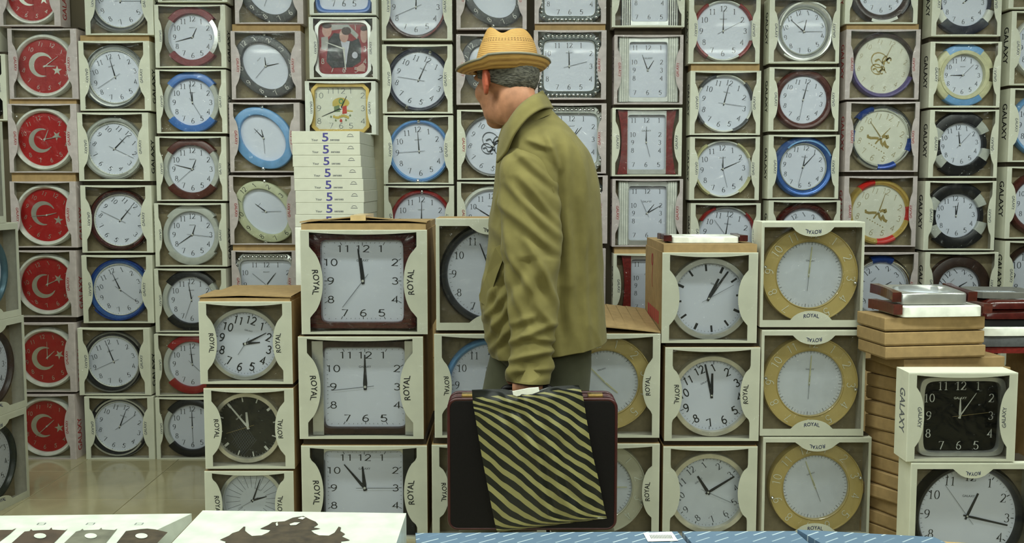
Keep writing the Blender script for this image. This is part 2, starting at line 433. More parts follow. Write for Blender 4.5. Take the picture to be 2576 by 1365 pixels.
_NM = {}
CLOCK_GROUP = 'new wall clocks packed in window boxes'
def make_clock(loc, rz, s, c, label, T=0.034, rx=0.0, group=CLOCK_GROUP):
    """s: metres per pixel, c: clock description in pixels"""
    g = c.get
    roll = radians(g('roll', 0))
    root = empty('wall_clock', loc, (rx, roll, rz))
    tag(root, label, 'clock', group)
    sc_ = lambda sp: tuple([sp[0]] + [(v * s if not (sp[0] == 's' and i == 2) else v) for i, v in enumerate(sp[1:])])
    O, I = sc_(c['out']), sc_(c['in'])
    fo, fi = rfun(O), rfun(I)
    T = g('T', T)
    prof = PROF[g('prof', 'dome')]
    A = angles([O, I])
    sect = g('sect')
    if sect:
        base = min(x[2] for x in sect) * s
        for a0, a1, R, m in sect:
            AA = angles([O, I], radians(a0), radians(a1)) if O[0] != 'c' else [radians(a0 + (a1 - a0) * i / max(4, int((a1 - a0) / 5))) for i in range(max(4, int((a1 - a0) / 5)) + 1)]
            k = R * s / (c['out'][1] * s)
            ring('rim', (lambda a, k=k: fo(a) * k), fi, prof, T, AA, m, root, False)
        disc('back_plate', fi, A, -0.001, 'grey_plastic', root, 1.02)
    else:
        ring('rim', fo, fi, prof, T, A, g('rim', 'silver'), root)
    if g('inner'):                                   # thin inner bezel ring
        w, m = g('inner')
        ring('inner_bezel', lambda a: fi(a) + 0.0, lambda a: fi(a) - w * s, [(0, .4), (0, .62), (.5, .7), (1, .6), (1, .4)], T, A, m, root, False)
    if g('outer'):                                   # thin outer edge ring
        w, m = g('outer')
        ring('outer_bezel', lambda a: fo(a) + 0.0005, lambda a: fo(a) - w * s, [(0, 0), (0, .75), (.5, .9), (1, .8), (1, .5)], T, A, m, root, False)
    if g('collar'):                                  # broad ring between the rim and the dial
        Rc, m = g('collar')
        ring('collar_ring', lambda a: Rc * s, fi, [(0, .4), (0, 1.02), (.1, 1.1), (.85, 1.08), (1, .9), (1, .4)], T, A, m, root, False)
    yd = -0.42 * T
    disc('dial', fi, A, yd, g('dial', 'dial'), root)
    if g('glass', True): disc('glass', fi, A, -0.62 * T if g('prof', 'dome') != 'coin' else -0.74 * T, GLASS, root, 0.995)
    r = min(fi(0), fi(pi / 2))
    yp = yd - 0.0006
    # decoration
    if g('flag'): crescent(root, r, yp)
    if g('script'): script_print(root, r, yp, g('script'))
    if g('brush'): brush_print(root, r, yp, g('brush'))
    if g('portrait'): portrait_print(root, I[1], I[2], yp)
    if g('crest'): crest_print(root, r * .8, yp)
    if g('lines'):
        mb = MB()
        for k in range(24):
            a = k * pi / 12
            ribbon(mb, [(0.45 * r * sin(a), .45 * r * cos(a)), (.95 * r * sin(a), .95 * r * cos(a))], 0.0006, lambda x, z: (x, z), yp)
        mb.build('dial_lines', 'ink_grey', root)['kind'] = 'stuff'
    if g('ghost'):                                   # thin crossing grey lines on the dark dial
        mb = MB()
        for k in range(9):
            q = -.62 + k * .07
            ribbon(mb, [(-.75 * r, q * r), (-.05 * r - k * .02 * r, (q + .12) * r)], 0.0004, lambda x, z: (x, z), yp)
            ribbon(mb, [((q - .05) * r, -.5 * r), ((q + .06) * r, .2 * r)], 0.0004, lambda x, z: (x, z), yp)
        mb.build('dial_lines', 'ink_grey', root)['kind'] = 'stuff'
    # numerals
    N = g('num')
    if N:
        style, h, R = N[0], N[1] * s, N[2]
        wide = g('wide', 1.0)
        y = yp - 0.0003
        if g('num_on_rim'): y = -T - 0.0006 if prof is not PROF['coin'] else -0.86 * T
        for k in range(1, 13):
            if k in g('skip', ()): continue
            a = k * pi / 6
            if isinstance(R, tuple):
                if len(R) == 2:
                    q = min(R[0] / max(abs(sin(a)), 1e-6), R[1] / max(abs(cos(a)), 1e-6))
                    x, z = q * sin(a) * s, q * cos(a) * s
                else: x, z = R[0] * sin(a) * s, R[1] * cos(a) * s
            else: x, z = R * sin(a) * s, R * cos(a) * s
            kk = (str(k), round(h, 4), style, wide, g('num_m', 'ink_soft' if s < .0018 and T < .0339 + .001 and N[0] == 'serif' else 'ink'), round(a, 3) if g('radial') else 0)
            if kk not in _NM:
                mb = MB(); number(mb, str(k), 0, 0, h, style, wide, a if g('radial') else 0.0, 0)
                _NM[kk] = mesh('numeral', mb.v, mb.f, g('num_m', 'ink_soft' if s < .0018 and T < .0339 + .001 and N[0] == 'serif' else 'ink'))
            link('numeral', _NM[kk], root, (x, y, z))
    if g('ticks'):
        r0, r1, m, big = g('ticks')
        mb = MB()
        for k in range(60):
            a = k * pi / 30; b5 = k % 5 == 0; b15 = k % 15 == 0
            w = (big[0] if b5 else 0.8) * s * .5; l0 = r0 - (big[1] if b5 else 0)
            if b15 and len(big) > 2: w *= big[2]
            if isinstance(r0, tuple): continue
            ribbon(mb, [(l0 * s * sin(a), l0 * s * cos(a)), (r1 * s * sin(a), r1 * s * cos(a))], w, lambda x, z: (x, z), yp)
        mb.build('minute_ticks', m, root)['kind'] = 'stuff'
    if g('sqticks'):
        a_, b_ = g('sqticks'); mb = MB()
        for k in range(60):
            a = k * pi / 30; q = min(a_ / max(abs(sin(a)), 1e-6), b_ / max(abs(cos(a)), 1e-6))
            l = (8 if k % 5 == 0 else 3) / q; w = (0.9 if k % 5 == 0 else .5) * s
            ribbon(mb, [(q * s * sin(a) * (1 - l), q * s * cos(a) * (1 - l)), (q * s * sin(a), q * s * cos(a))], w, lambda x, z: (x, z), yp)
        mb.build('minute_ticks', 'ink_grey', root)['kind'] = 'stuff'
    if g('mark', True):
        md = g('mark_at', .42)
        mw = g('mark_w', .26) * r
        link('maker_mark', text_mesh('GALAXY', mw, mw * .18, g('mark_m', 'ink_grey')), root, (0, yp - .0001, md * r))
    # studs
    if g('studs'):
        mb = bmesh.new(); hw, hh, n, cut = g('studs'); rr = g('stud_r', 4.2) * s
        f = rfun(('o', hw * s, hh * s, cut * s))
        pts = []
        for i in range(n):
            for sgn in (1, -1):
                t = -1 + 2 * (i + .5) / n
                pts += [(t * (hw - cut), sgn * hh), (sgn * hw, t * (hh - cut))]
        for sx in (1, -1):
            for sz in (1, -1): pts.append((sx * (hw - cut * .45), sz * (hh - cut * .45)))
        for px, pz in pts:
            bmesh.ops.create_icosphere(mb, subdivisions=2, radius=rr, matrix=Matrix.Translation((px * s, -T, pz * s)))
        me = bpy.data.meshes.new('stud_border'); mb.to_mesh(me); mb.free(); me.materials.append(MATS['chrome'])
        me.polygons.foreach_set('use_smooth', [True] * len(me.polygons))
        link('stud_border', me, root)['kind'] = 'stuff'
    # side bars
    if g('bars'):
        x0, x1, hh, m, conc, ridges = g('bars')
        for sg in (-1, 1):
            mb = MB(); n = 12
            ya, yb = -T - 0.004, -0.25 * T
            prev = None
            for i in range(n + 1):
                z = (-hh + 2 * hh * i / n) * s; t = abs(2 * i / n - 1)
                xo = (x1 - conc * (1 - t * t)) * s * sg; xi = (x0 - (conc * .6) * (1 - t * t) * -0.0) * s * sg
                cur = [(xi, yb, z), (xi, ya, z), (xo, ya, z), (xo, yb, z)]
                if prev:
                    for k in range(4):
                        a, b = k, (k + 1) % 4
                        mb.quad(*([prev[a], cur[a], cur[b], prev[b]] if sg > 0 else [prev[b], cur[b], cur[a], prev[a]]))
                else: mb.poly(cur)
                prev = cur
            mb.poly(prev)
            bar = mb.build('side_bar', m, root)
            if ridges:
                mb = MB(); w = (x1 - x0) / (ridges * 2 + 1)
                for k in range(ridges):
                    xa = (x0 + w * (2 * k + 1)) * s * sg; xb = (x0 + w * (2 * k + 2)) * s * sg
                    mb.box(min(xa, xb), max(xa, xb), ya - 0.0025, ya, -hh * s, hh * s)
                mb.build('ridge', g('ridge_m', 'white_plastic'), bar)
    # accent swirls: thin bright strips riding on the rim
    for a0, a1, R0, R1, w, m in g('swirl', ()):
        mb = MB(); n = 24; pts = []
        for i in range(n + 1):
            a = radians(a0 + (a1 - a0) * i / n); R = R0 + (R1 - R0) * i / n
            pts.append((R * s * sin(a), R * s * cos(a)))
        ribbon(mb, pts, w * s * .5, lambda x, z: (x, z), -T - 0.0012)
        o = mb.build('rim_trim', m, root)
    for a, R in g('clips', ()):
        mb = bmesh.new(); bmesh.ops.create_icosphere(mb, subdivisions=2, radius=5 * s, matrix=Matrix.Translation((R * s * sin(radians(a)), -T * .9, R * s * cos(radians(a)))))
        me = bpy.data.meshes.new('rim_clip'); mb.to_mesh(me); mb.free(); me.materials.append(MATS[g('clip_m', 'chrome')]); link('rim_clip', me, root)
    # hands
    hm = g('hand_m', 'ink'); hs = g('hs', 1.0)
    H = g('t', (0, 0, 180))
    if H:
        rp = r / s
        L = g('hl', (.5, .74, .78))
        yh = yd - 0.0018
        if H[0] is not None: hand('hour_hand', radians(H[0]) - roll, L[0] * r, .08 * r, g('hw', (1.5, 1.15))[0] * s * hs, yh, hm, root, g('tip', .35))
        if H[1] is not None: hand('minute_hand', radians(H[1]) - roll, L[1] * r, .08 * r, g('hw', (1.5, 1.15))[1] * s * hs, yh - .0012, hm, root, g('tip', .35))
        if H[2] is not None: hand('second_hand', radians(H[2]) - roll, L[2] * r, .22 * r, .42 * s * hs, yh - .0024, g('sec_m', 'ink_grey'), root, .8)
        mb = MB(); q = [(2.2 * s * hs * sin(i * pi / 6), 2.2 * s * hs * cos(i * pi / 6)) for i in range(12)]
        mb.poly([(x, yh - .0036, z) for x, z in q][::-1])
        for i in range(12):
            j = (i + 1) % 12
            mb.quad((q[i][0], yh - .0036, q[i][1]), (q[j][0], yh - .0036, q[j][1]), (q[j][0], yh, q[j][1]), (q[i][0], yh, q[i][1]))
        mb.build('hand_cap', g('cap_m', 'ink_pale'), root)
    return root

# ------------------------------------------------------------------ window box builder
BOX_GROUP = 'window boxes each packing one wall clock'
def make_box(x, Y, z0, w, h, d, label, rz=0.0, style='cream', lips=(.016, .018, .006, .006), tabs='LR', tab=(.020, .056, 0.0), word='GALAXY', word_m='ink_grey',
             side=None, side_m='ink', rec=0.052, body=None, inner='inner_kraft', flap=0.0, flap_m='dark_card', flap_back=0.03, bow=(0.004, 0.002), film=True, roll=0.0, tabz=0.0, word2=True, crinkled=False):
    """origin at the bottom middle of the front; front faces -y"""
    root = empty('window_box', (x, Y, z0), (0, roll, rz))
    tag(root, label, 'box', BOX_GROUP)
    t = 0.003; body = body or style
    mb = MB(); X = w / 2
    # outer walls (0), inner walls (1), back panel
    mb.box(-X, X, 0, d, 0, h, 0, 'f')
    a, b, z1, z2 = -X + t, X - t, t, h - t
    mb.quad((a, 0, z1), (a, rec, z1), (a, rec, z2), (a, 0, z2), 2)
    mb.quad((b, 0, z1), (b, 0, z2), (b, rec, z2), (b, rec, z1), 2)
    mb.quad((a, 0, z1), (b, 0, z1), (b, rec, z1), (a, rec, z1), 2)
    mb.quad((a, 0, z2), (a, rec, z2), (b, rec, z2), (b, 0, z2), 2)
    mb.quad((a, rec, z1), (b, rec, z1), (b, rec, z2), (a, rec, z2), 1)
    mb.build('carton', [body, inner, 'inner_pale'], root)
    # front frame with rounded tabs
    n = 28; L, R, Tp, Bt = lips
    def bump(u, half):            # u in -1..1 along side, flat-sided tab shape
        q = abs(u) / half
        return 0.0 if q >= 1 else (1 - q * q) ** 0.62
    outer = []; inn = []
    tw, th, _ = tab
    for i in range(n + 1):       # left side bottom->top
        f = i / n; z = f * h; zi = Bt + f * (h - Bt - Tp)
        e = tw * bump((zi - h / 2 - tabz) / (h / 2), th / (h / 2)) if 'L' in tabs else 0
        outer.append((-X, z)); inn.append((-X + L + e, zi))
    for i in range(1, n + 1):    # top left->right
        f = i / n; q = 1 - (2 * f - 1) ** 2
        e = tw * bump(2 * f - 1, th / X) if 'T' in tabs else 0
        outer.append((-X + f * w, h - 0.0)); inn.append((-X + L + f * (w - L - R), h - Tp - bow[0] * q - e))
    for i in range(1, n + 1):    # right top->bottom
        f = i / n; z = h - f * h; zi = h - Tp - f * (h - Bt - Tp)
        e = tw * bump((zi - h / 2 - tabz) / (h / 2), th / (h / 2)) if 'R' in tabs else 0
        outer.append((X, z)); inn.append((X - R - e, zi))
    for i in range(1, n):        # bottom right->left
        f = i / n; q = 1 - (2 * f - 1) ** 2
        e = tw * bump(2 * f - 1, th / X) if 'B' in tabs else 0
        outer.append((X - f * w, 0)); inn.append((X - R - f * (w - L - R), Bt + bow[1] * q + e))
    m = len(outer); vs_ = []; fs = []
    yf = -0.002
    for (ox, oz), (ix, iz) in zip(outer, inn):
        vs_ += [(ox, 0, oz), (ox, yf, oz), (ix, yf, iz), (ix, 0, iz)]
    for i in range(m):
        j = (i + 1) % m
        for k in range(4):
            l = (k + 1) % 4
            fs.append((i * 4 + k, j * 4 + k, j * 4 + l, i * 4 + l))
    link('front_frame', mesh('front_frame', vs_, fs, style), root)
    if film:
        mb = MB(); mb.quad((-X, -0.0035, 0), (X, -0.0035, 0), (X, -0.0035, h), (-X, -0.0035, h))
        mb.build('window_film', FILM2 if crinkled else FILM, root)
    if word:
        tl = th * (.74 if word == 'ROYAL' else .72); hh = tl * (.25 if word == 'ROYAL' else .19)
        off = tw * .52
        if 'L' in tabs:
            link('tab_lettering', text_mesh(word, tl, hh, word_m, tw * .12), root, (-X + L + off, -0.0028, h / 2 + tabz), (0, pi / 2, 0))
            if word2: link('tab_lettering', text_mesh(word, tl, hh, word_m, tw * .12), root, (X - R - off, -0.0028, h / 2 + tabz), (0, -pi / 2, 0))
        else:
            link('tab_lettering', text_mesh(word, tl, hh, word_m, tw * .12), root, (0, -0.0028, h - Tp - bow[0] - off), (0, pi, 0))
            link('tab_lettering', text_mesh(word, tl, hh, word_m, tw * .12), root, (0, -0.0028, Bt + bow[1] + off), (0, 0, 0))
    if side:
        sl = h * .5; sh = d * .42
        if 'r' in side: link('side_lettering', text_mesh('GALAXY', sl, sh, side_m), root, (X + 0.0006, d * .42, h * .36), (0, -pi / 2, pi / 2))
        if 'l' in side: link('side_lettering', text_mesh('GALAXY', sl, sh, side_m), root, (-X - 0.0006, d * .42, h * .55), (0, pi / 2, -pi / 2))
    if flap > 0.0008:
        mb = MB(); mb.box(-X + .004, X - .004, flap_back, d, h, h + flap)
        mb.build('top_flap', flap_m, root)  # fills the gap; the dark ones carry its shade in their colour
    return root

# ------------------------------------------------------------------ the room
WALL_Y, BOX_D = 4.56, 0.10
def struct(o):
    o['kind'] = 'structure'; return o
mat('shaded_wall', (96, 88, 70), 0.8, var=0.03, scale=3)  # wall toned down, painting the shade of the column gaps into it
mat('ceiling_paint', (220, 222, 212), 0.9, var=0.02)
mat('grout', (150, 140, 114), 0.8)
def tile_mat():
    m = mat('floor_tile', (158, 150, 118), 0.12, var=0.07, scale=5, spec=0.6)
    return m
tile_mat()
mb = MB(); mb.box(-4.5, 4.5, -7, 4.72, -0.06, -0.004)
floor = struct(mb.build('floor', 'grout'))
tm = bpy.data.meshes.new('tile')
_b = bevel_box('tile', 0.408, 0.398, 0.012, 'floor_tile', None, (0, 0, -5), bev=0.0015)
tm = _b.data; bpy.data.objects.remove(_b)
for ix in range(-9, 10):
    for iy in range(-2, 12):
        yc = 4.366 - 0.2 - 0.4 * (10 - iy)
        if yc > 4.6 or yc < -1: continue
        link('tile', tm, floor, (-1.50 + 0.205 + 0.41 * (ix + 4), yc, -0.012))
mb = MB(); mb.box(-4.5, 4.5, 4.68, 4.8, 0, 3.0); struct(mb.build('wall_back', 'shaded_wall'))
mb = MB(); mb.box(-4.5, 4.5, -7, 4.8, 3.0, 3.08); struct(mb.build('ceiling', 'ceiling_paint'))
lamp_em = bpy.data.materials.new('lamp_tube'); lamp_em.use_nodes = True
_e = lamp_em.node_tree.nodes['Principled BSDF']; _e.inputs['Emission Color'].default_value = (0.95, 1, 0.9, 1); _e.inputs['Emission Strength'].default_value = 4
MATS['lamp_tube'] = lamp_em
for i, (lx, ly) in enumerate(LIGHTS):
    r_ = empty('ceiling_light', (lx, ly, 2.94))
    where = {-2.8: 'leftmost', -1.4: 'left', 0.0: 'middle', 1.4: 'right', 2.8: 'rightmost'}[lx] + ' '
    tag(r_, where + ({2.3: 'fluorescent ceiling light above the clock aisle', 0.1: 'fluorescent ceiling light above the camera side', -2.2: 'fluorescent ceiling light in the hall behind', -4.5: 'fluorescent ceiling light far back in the hall'}[ly]), 'light', f'fluorescent lights of row {list(ROWS).index(ly) + 1} from the clocks')
    mb = MB(); mb.box(-.6, .6, -.13, .13, .02, .06); mb.box(-.6, .6, -.13, -.12, 0, .02); mb.box(-.6, .6, .12, .13, 0, .02); mb.build('housing', 'white_plastic', r_)
    for ty in (-.06, .06):
        mb = MB(); n = 8
        for k in range(n):
            a, b = 2 * pi * k / n, 2 * pi * (k + 1) / n
            mb.quad((-.58, ty + .013 * cos(a), .005 + .013 * sin(a)), (.58, ty + .013 * cos(a), .005 + .013 * sin(a)), (.58, ty + .013 * cos(b), .005 + .013 * sin(b)), (-.58, ty + .013 * cos(b), .005 + .013 * sin(b)))
        mb.build('tube', 'lamp_tube', r_)

# ------------------------------------------------------------------ clock kinds (sizes in photo pixels)
def rnd(c, R, r, rim, roll, t, **k):
    d = dict(c=c, roll=roll, t=t, rim=rim); d['out'] = ('c', R); d['in'] = ('c', r)
    d.setdefault('num', ('serif', r * .20, r * .80)); d.update(k); return d
def flag(c, roll, t):
    return rnd(c, 78, 66, 'white_plastic', roll, t, dial='dial_red', flag=True, num=('sans', 10.5, 54), num_m='foil', hand_m='foil', sec_m='ink_red', mark=False, prof='dome', hl=(.38, .62, .6), hw=(1.5, 1.0))
def swirl(c, rim, trim, roll, t, **k):
    return rnd(c, 78, 66, rim, roll, t, num=('serif', 12.2, 51), ticks=(62, 64, 'ink_grey', (1.2, 1)), hl=(.48, .68, .8), inner=(3, 'white_plastic'),
               swirl=[(-75, 75, 69, 79, 4, trim), (105, 255, 69, 79, 4, trim)], outer=(2.5, trim), **k)
def barrel(c, m, lug, t, roll=0):
    return rnd(c, 78, 60, m, roll, t, sect=[(-52, 52, 79, m), (52, 128, 74, lug), (128, 232, 79, m), (232, 308, 74, lug)], num=('serif', 13.6, 48), prof='flat', hl=(.44, .78, .86))
def oval(c, m, t, num=True, num_m='ink_pale'):
    d = dict(c=c, roll=-45, t=t, rim=m, prof='flat', mark_at=.5); d['out'] = ('e', 68, 85); d['in'] = ('e', 48, 64)
    if num: d.update(num=('sans', 12.5, (58, 74.5, 1)), num_on_rim=True, num_m=num_m)
    d.update(hl=(.45, .68, .8), clips=[(-135 + 180, 76), (45 + 180, 76)]); return d
def stud(c, m, t, roll=0):
    d = dict(c=c, roll=roll, t=t, rim=m, prof='flat'); d['out'] = ('o', 78, 80, 20); d['in'] = ('s', 65, 63, 9)
    d.update(num=('serif', 12.5, (54, 51)), studs=(71.5, 72, 11, 14), stud_r=5.0, hl=(.5, .62, .72), mark_at=.52, inner=(2, 'white_plastic')); return d
def barclock(c, bar, conc, ridges, t, **k):
    d = dict(c=c, roll=0, t=t, rim='silver', prof='flat'); d['out'] = ('s', 52, 80, 20); d['in'] = ('s', 47, 67, 20)
    d.update(num=('serif', 11.6, (34, 55)), bars=(48.5, 73, 79, bar, conc, ridges), hl=(.6, .85, .8), mark_at=.62, mark_w=.5, hw=(1.3, 1.0)); d.update(k); return d
def lobed(c, m1, m2, t, roll=0, face=55):
    return rnd(c, 77, face, m1, roll, t, sect=[(-48, 48, 84, m1), (48, 72, 79, m2), (72, 108, 66, m1), (108, 132, 79, m2), (132, 228, 84, m1), (228, 252, 79, m2), (252, 288, 66, m1), (288, 312, 79, m2)],
               num=('serif', 12, face * .8), prof='flat', hl=(.45, .62, .72))
def quart(c, m1, m2, t, roll=0, face=70, **k):
    return rnd(c, 77, face, m1, roll, t, sect=[(-32, 32, 76, m1), (32, 70, 80, m2), (70, 110, 76, m1), (110, 148, 80, m2), (148, 212, 76, m1), (212, 250, 80, m2), (250, 290, 76, m1), (290, 328, 80, m2)],
               num=('serif', 14, face * .79), hl=(.46, .72, .72), **k)

CREAM = dict(style='cream'); PINK = dict(style='pink', word_m='ink_red')
S_W = WALL_Y / F_PX
# ------------------------------------------------------------------ the wall of boxes: (rect, short description, box options, clock), top to bottom
R_ = dict(side='r'); L_ = dict(side='l')
COLS = {}
COLS['Z'] = dict(support=True, box=dict(CREAM), rows=[
    ((-180, -50, -12, 128), 'pale clock peeking in at the top left corner', {}, rnd((-95, 40), 76, 64, 'silver', 0, (0, 90, 180))),
    ((-165, 136, 16, 303), 'black square clock at the far left edge', {}, stud((-75, 220), 'black_plastic', (0, 60, 180)))])
COLS['A'] = dict(box=dict(PINK, side='r', side_m='ink_red', lips=(0.019, 0.027, 0.005, 0.005), tab=(.022, .085, 0)), rows=[
    ((-5, -108, 150, 66), 'red crescent clock cut off by the top edge', {}, flag((78, -12), 20, (100, 60, 180))),
    ((22, 72, 195, 249), 'red crescent clock in the box second from top', {}, flag((110, 166), 20, (90, 54, 180))),
    ((22, 261, 195, 434), 'red crescent clock in the box third from top', dict(flap_m='kraft', flap_back=.012), flag((110, 350), -16, (22, 80, 150))),
    ((28, 456, 193, 622), 'red crescent clock in the box fourth from top', dict(flap_m='kraft', flap_back=.012), flag((115, 542), 25, (77, 265, None))),
    ((30, 630, 193, 797), 'red crescent clock in the box fifth from top', {}, flag((117, 715), -26, (7, 66, None))),
    ((30, 812, 190, 985), 'red crescent clock in the box second from the floor', {}, flag((119, 899), -13, (48, 0, None))),
    ((30, 992, 190, 1163), 'red crescent clock in the box on the floor', {}, flag((114, 1080), 8, (48, 228, None)))])
COLS['B'] = dict(box=dict(CREAM, side='r', lips=(0.022, 0.027, 0.006, 0.006), tab=(.024, .085, 0)), rows=[
    ((213, -88, 385, 88), 'dark rimmed clock cut off above the swirl rimmed clocks', {}, swirl((300, 2), 'dark_grey', 'chrome', -28, (10, 20, 90))),
    ((200, 103, 378, 278), 'silver clock with two swirling rim strips reading twelve', dict(flap_m='kraft', flap_back=.012), swirl((288, 193), 'silver', 'chrome', -17, (-15, -15, 237))),
    ((197, 283, 375, 455), 'pale silver rimmed clock tilted with twelve upper right', {}, swirl((287, 374), 'grey_plastic', 'silver', 44, (45, 45, 116))),
    ((205, 466, 383, 635), 'glossy mahogany rimmed clock tilted with twelve upper right', {}, swirl((302, 556), 'mahogany', 'dark_brown', 44, (40, 40, 296))),
    ((208, 642, 385, 812), 'metallic blue rimmed clock with white face', {}, swirl((301, 728), 'metal_blue', 'royal_blue', -24, (-24, -24, 126))),
    ((198, 825, 378, 993), 'black rimmed clock with curled gold trim above floor row', {}, swirl((285, 909), 'black_plastic', 'pewter', -17, (-22, -20, 246))),
    ((215, 997, 388, 1163), 'black rimmed clock with silver trim on the floor', {}, swirl((300, 1078), 'black_plastic', 'silver', 20, (22, 22, 54)))])
COLS['C'] = dict(box=dict(CREAM, side='r', lips=(0.018, 0.021, 0.005, 0.005), tab=(.014, .07, 0)), rows=[
    ((395, -152, 570, 5), 'grey clock above the burgundy clock, mostly out of frame', {}, barrel((483, -74), 'dark_grey', 'white_plastic', (0, 0, 180))),
    ((390, 12, 568, 170), 'burgundy clock with shiny white side lugs', {}, barrel((483, 92), 'burgundy', 'chrome', (26, 255, None))),
    ((393, 175, 570, 335), 'bright blue rimmed clock with grey side lugs', {}, barrel((483, 257), 'blue_plastic', 'grey_plastic', (0, -8, 149))),
    ((393, 343, 570, 505), 'brown rimmed clock showing quarter to one', {}, barrel((483, 425), 'brown_wood', 'grey_plastic', (22, 284, 229))),
    ((390, 511, 570, 670), 'silver grey clock with pinched sides', {}, barrel((483, 590), 'grey_plastic', 'grey_plastic', (19, 236, 96))),
    ((390, 676, 570, 835), 'black rimmed clock partly hidden behind the brown carton', {}, barrel((481, 756), 'black_plastic', 'grey_plastic', (-8, -9, 200))),
    ((390, 840, 570, 995), 'red rimmed clock partly behind the small display stack', {}, barrel((483, 918), 'red_plastic', 'grey_plastic', (-3, -5, 134))),
    ((393, 1000, 572, 1163), 'black rimmed clock on the floor beside the display stack', {}, barrel((483, 1080), 'black_plastic', 'grey_plastic', (0, 0, 178)))])
COLS['D'] = dict(support=True, box=dict(PINK, lips=(0.018, 0.026, 0.005, 0.005), tab=(.022, .085, 0)), rows=[
    ((590, -112, 762, 60), 'dark grey tilted oval clock cut off at top', {}, oval((677, -22), 'dark_grey', (0, 60, 200))),
    ((582, 78, 758, 250), 'dark grey tilted oval clock with bezel numerals', dict(flap_m='kraft', flap_back=.012), oval((668, 166), 'dark_grey', (-6, 78, 221))),
    ((578, 258, 755, 433), 'light blue tilted oval clock without numerals', {}, oval((662, 347), 'pale_blue', (-13, -44, 175), False)),
    ((578, 441, 748, 615), 'sage green tilted oval clock with dark numerals', {}, oval((668, 532), 'sage', (-54, -53, 88), True, 'ink')),
    ((584, 630, 750, 800), 'square pearl studded clock behind the top brown carton', dict(flap_m='kraft', flap_back=.012), stud((670, 718), 'silver', (37, 38, -50)))])
COLS['E'] = dict(Y=4.5, d=.10, base='white', box=dict(CREAM, style='white_card', side=None, lips=(0.018, 0.018, 0.006, 0.006), tab=(.018, .075, 0)), rows=[
    ((778, -120, 945, 37), 'blue framed square clock glinting at the top edge', {}, dict(c=(864, -45), roll=0, t=(0, 90, 180), rim='blue_plastic', prof='dome', num=('serif', 15, (48, 46)), out=('s', 74, 74, 7), **{'in': ('s', 62, 62, 7)})),
    ((778, 43, 948, 198), 'silver octagonal clock with portrait of suited man', {}, dict(c=(864, 121), roll=0, t=(175, -70, None), rim='silver', prof='flat', portrait=True, dial='print_red', num=('sans', 13, (54, 53)), num_m='ink_pale', skip=(10, 11, 12, 9),
        out=('o', 72, 74, 18), hand_m='ink_pale', hw=(2.2, 1.7), tip=.6, hl=(.85, .8, 0), mark=False, **{'in': ('s', 62, 64, 9)})),
    ((768, 204, 945, 338), 'gold framed clock with colourful crest', dict(), dict(c=(857, 272), roll=0, t=(26, 247, None), rim='gold', prof='flat', crest=True, dial='dial_cream', num=('thin', 14, (56, 44)), num_m='ink_grey', wide=1.3,
        out=('o', 75, 64, 16), mark=False, hl=(.65, 1.0, 0), **{'in': ('o', 65, 53, 9)}))])
COLS['F'] = dict(support=True, box=dict(CREAM, side='r', lips=(0.019, 0.021, 0.006, 0.006), tab=(.020, .085, 0)), rows=[
    ((960, -75, 1137, 101), 'dark mahogany rimmed clock cut off at top centre', {}, rnd((1046, 17), 78, 68, 'mahogany', 0, (2, 2, 247), hl=(.5, .74, .8), swirl=[(100, 170, 70, 77, 3, 'dark_red')])),
    ((962, 112, 1138, 285), 'navy rimmed clock with two silver clips', {}, rnd((1053, 201), 79, 68, 'navy_plastic', 24, (25, 25, 279), clips=[(0, 73), (180, 73)], outer=(2, 'dark_grey'))),
    ((965, 290, 1140, 463), 'double ringed light blue rimmed clock', {}, rnd((1054, 380), 79, 68, 'pale_blue', -4, (-4, -4, 266), clips=[(4, 74), (186, 74)], swirl=[(0, 180, 73, 73, 2.2, 'blue_plastic'), (180, 360, 73, 73, 2.2, 'blue_plastic')])),
    ((967, 467, 1142, 642), 'red rimmed clock peeking above the big cartons', {}, rnd((1060, 556), 79, 68, 'red_plastic', 0, (1, 1, 90), clips=[(2, 74)], swirl=[(-90, 90, 72, 72, 2, 'burgundy')]))])
COLS['G'] = dict(support=True, box=dict(PINK, lips=(0.018, 0.018, 0.006, 0.006), tab=(.022, .085, 0)), rows=[
    ((1148, -100, 1325, 74), 'grey tilted oval clock above the straw hat', {}, oval((1240, -16), 'dark_grey', (0, 0, 0))),
    ((1148, 86, 1325, 263), 'grey oval clock mostly hidden by the straw hat', {}, oval((1238, 172), 'dark_grey', (0, 30, 180))),
    ((1150, 276, 1325, 452), 'grey rimmed clock with calligraphy beside the man', dict(CREAM), rnd((1240, 366), 78, 70, 'pewter', 30, (40, 60, None), script='ink_grey', mark=False, num=('serif', 13, 57), num_m='ink_grey')),
    ((1150, 457, 1325, 632), 'white ringed clock beside the man behind black rimmed clock', dict(CREAM), rnd((1236, 546), 78, 66, 'white_plastic', 0, (-60, -58, 120)))])
COLS['H'] = dict(support=True, box=dict(PINK, lips=(0.018, 0.022, 0.006, 0.006), tab=(.018, .08, 0)), rows=[
    ((1345, -112, 1525, 60), 'jewel studded square clock cut off at top', {}, stud((1434, -24), 'stud_frame', (0, 60, None))),
    ((1343, 76, 1525, 250), 'jewel studded square clock right of the straw hat', dict(flap_m='kraft', flap_back=.01), stud((1432, 166), 'stud_frame', (0, -2, 76))),
    ((1347, 260, 1525, 436), 'pale studded square clock behind the collar', {}, stud((1438, 350), 'grey_plastic', (30, 40, None))),
    ((1345, 441, 1528, 612), 'studded clock hidden behind the jacket back', {}, stud((1438, 530), 'stud_frame', (0, 60, None))),
    ((1345, 625, 1523, 782), 'studded clock hidden low behind the jacket', {}, stud((1434, 704), 'stud_frame', (0, 60, None)))])
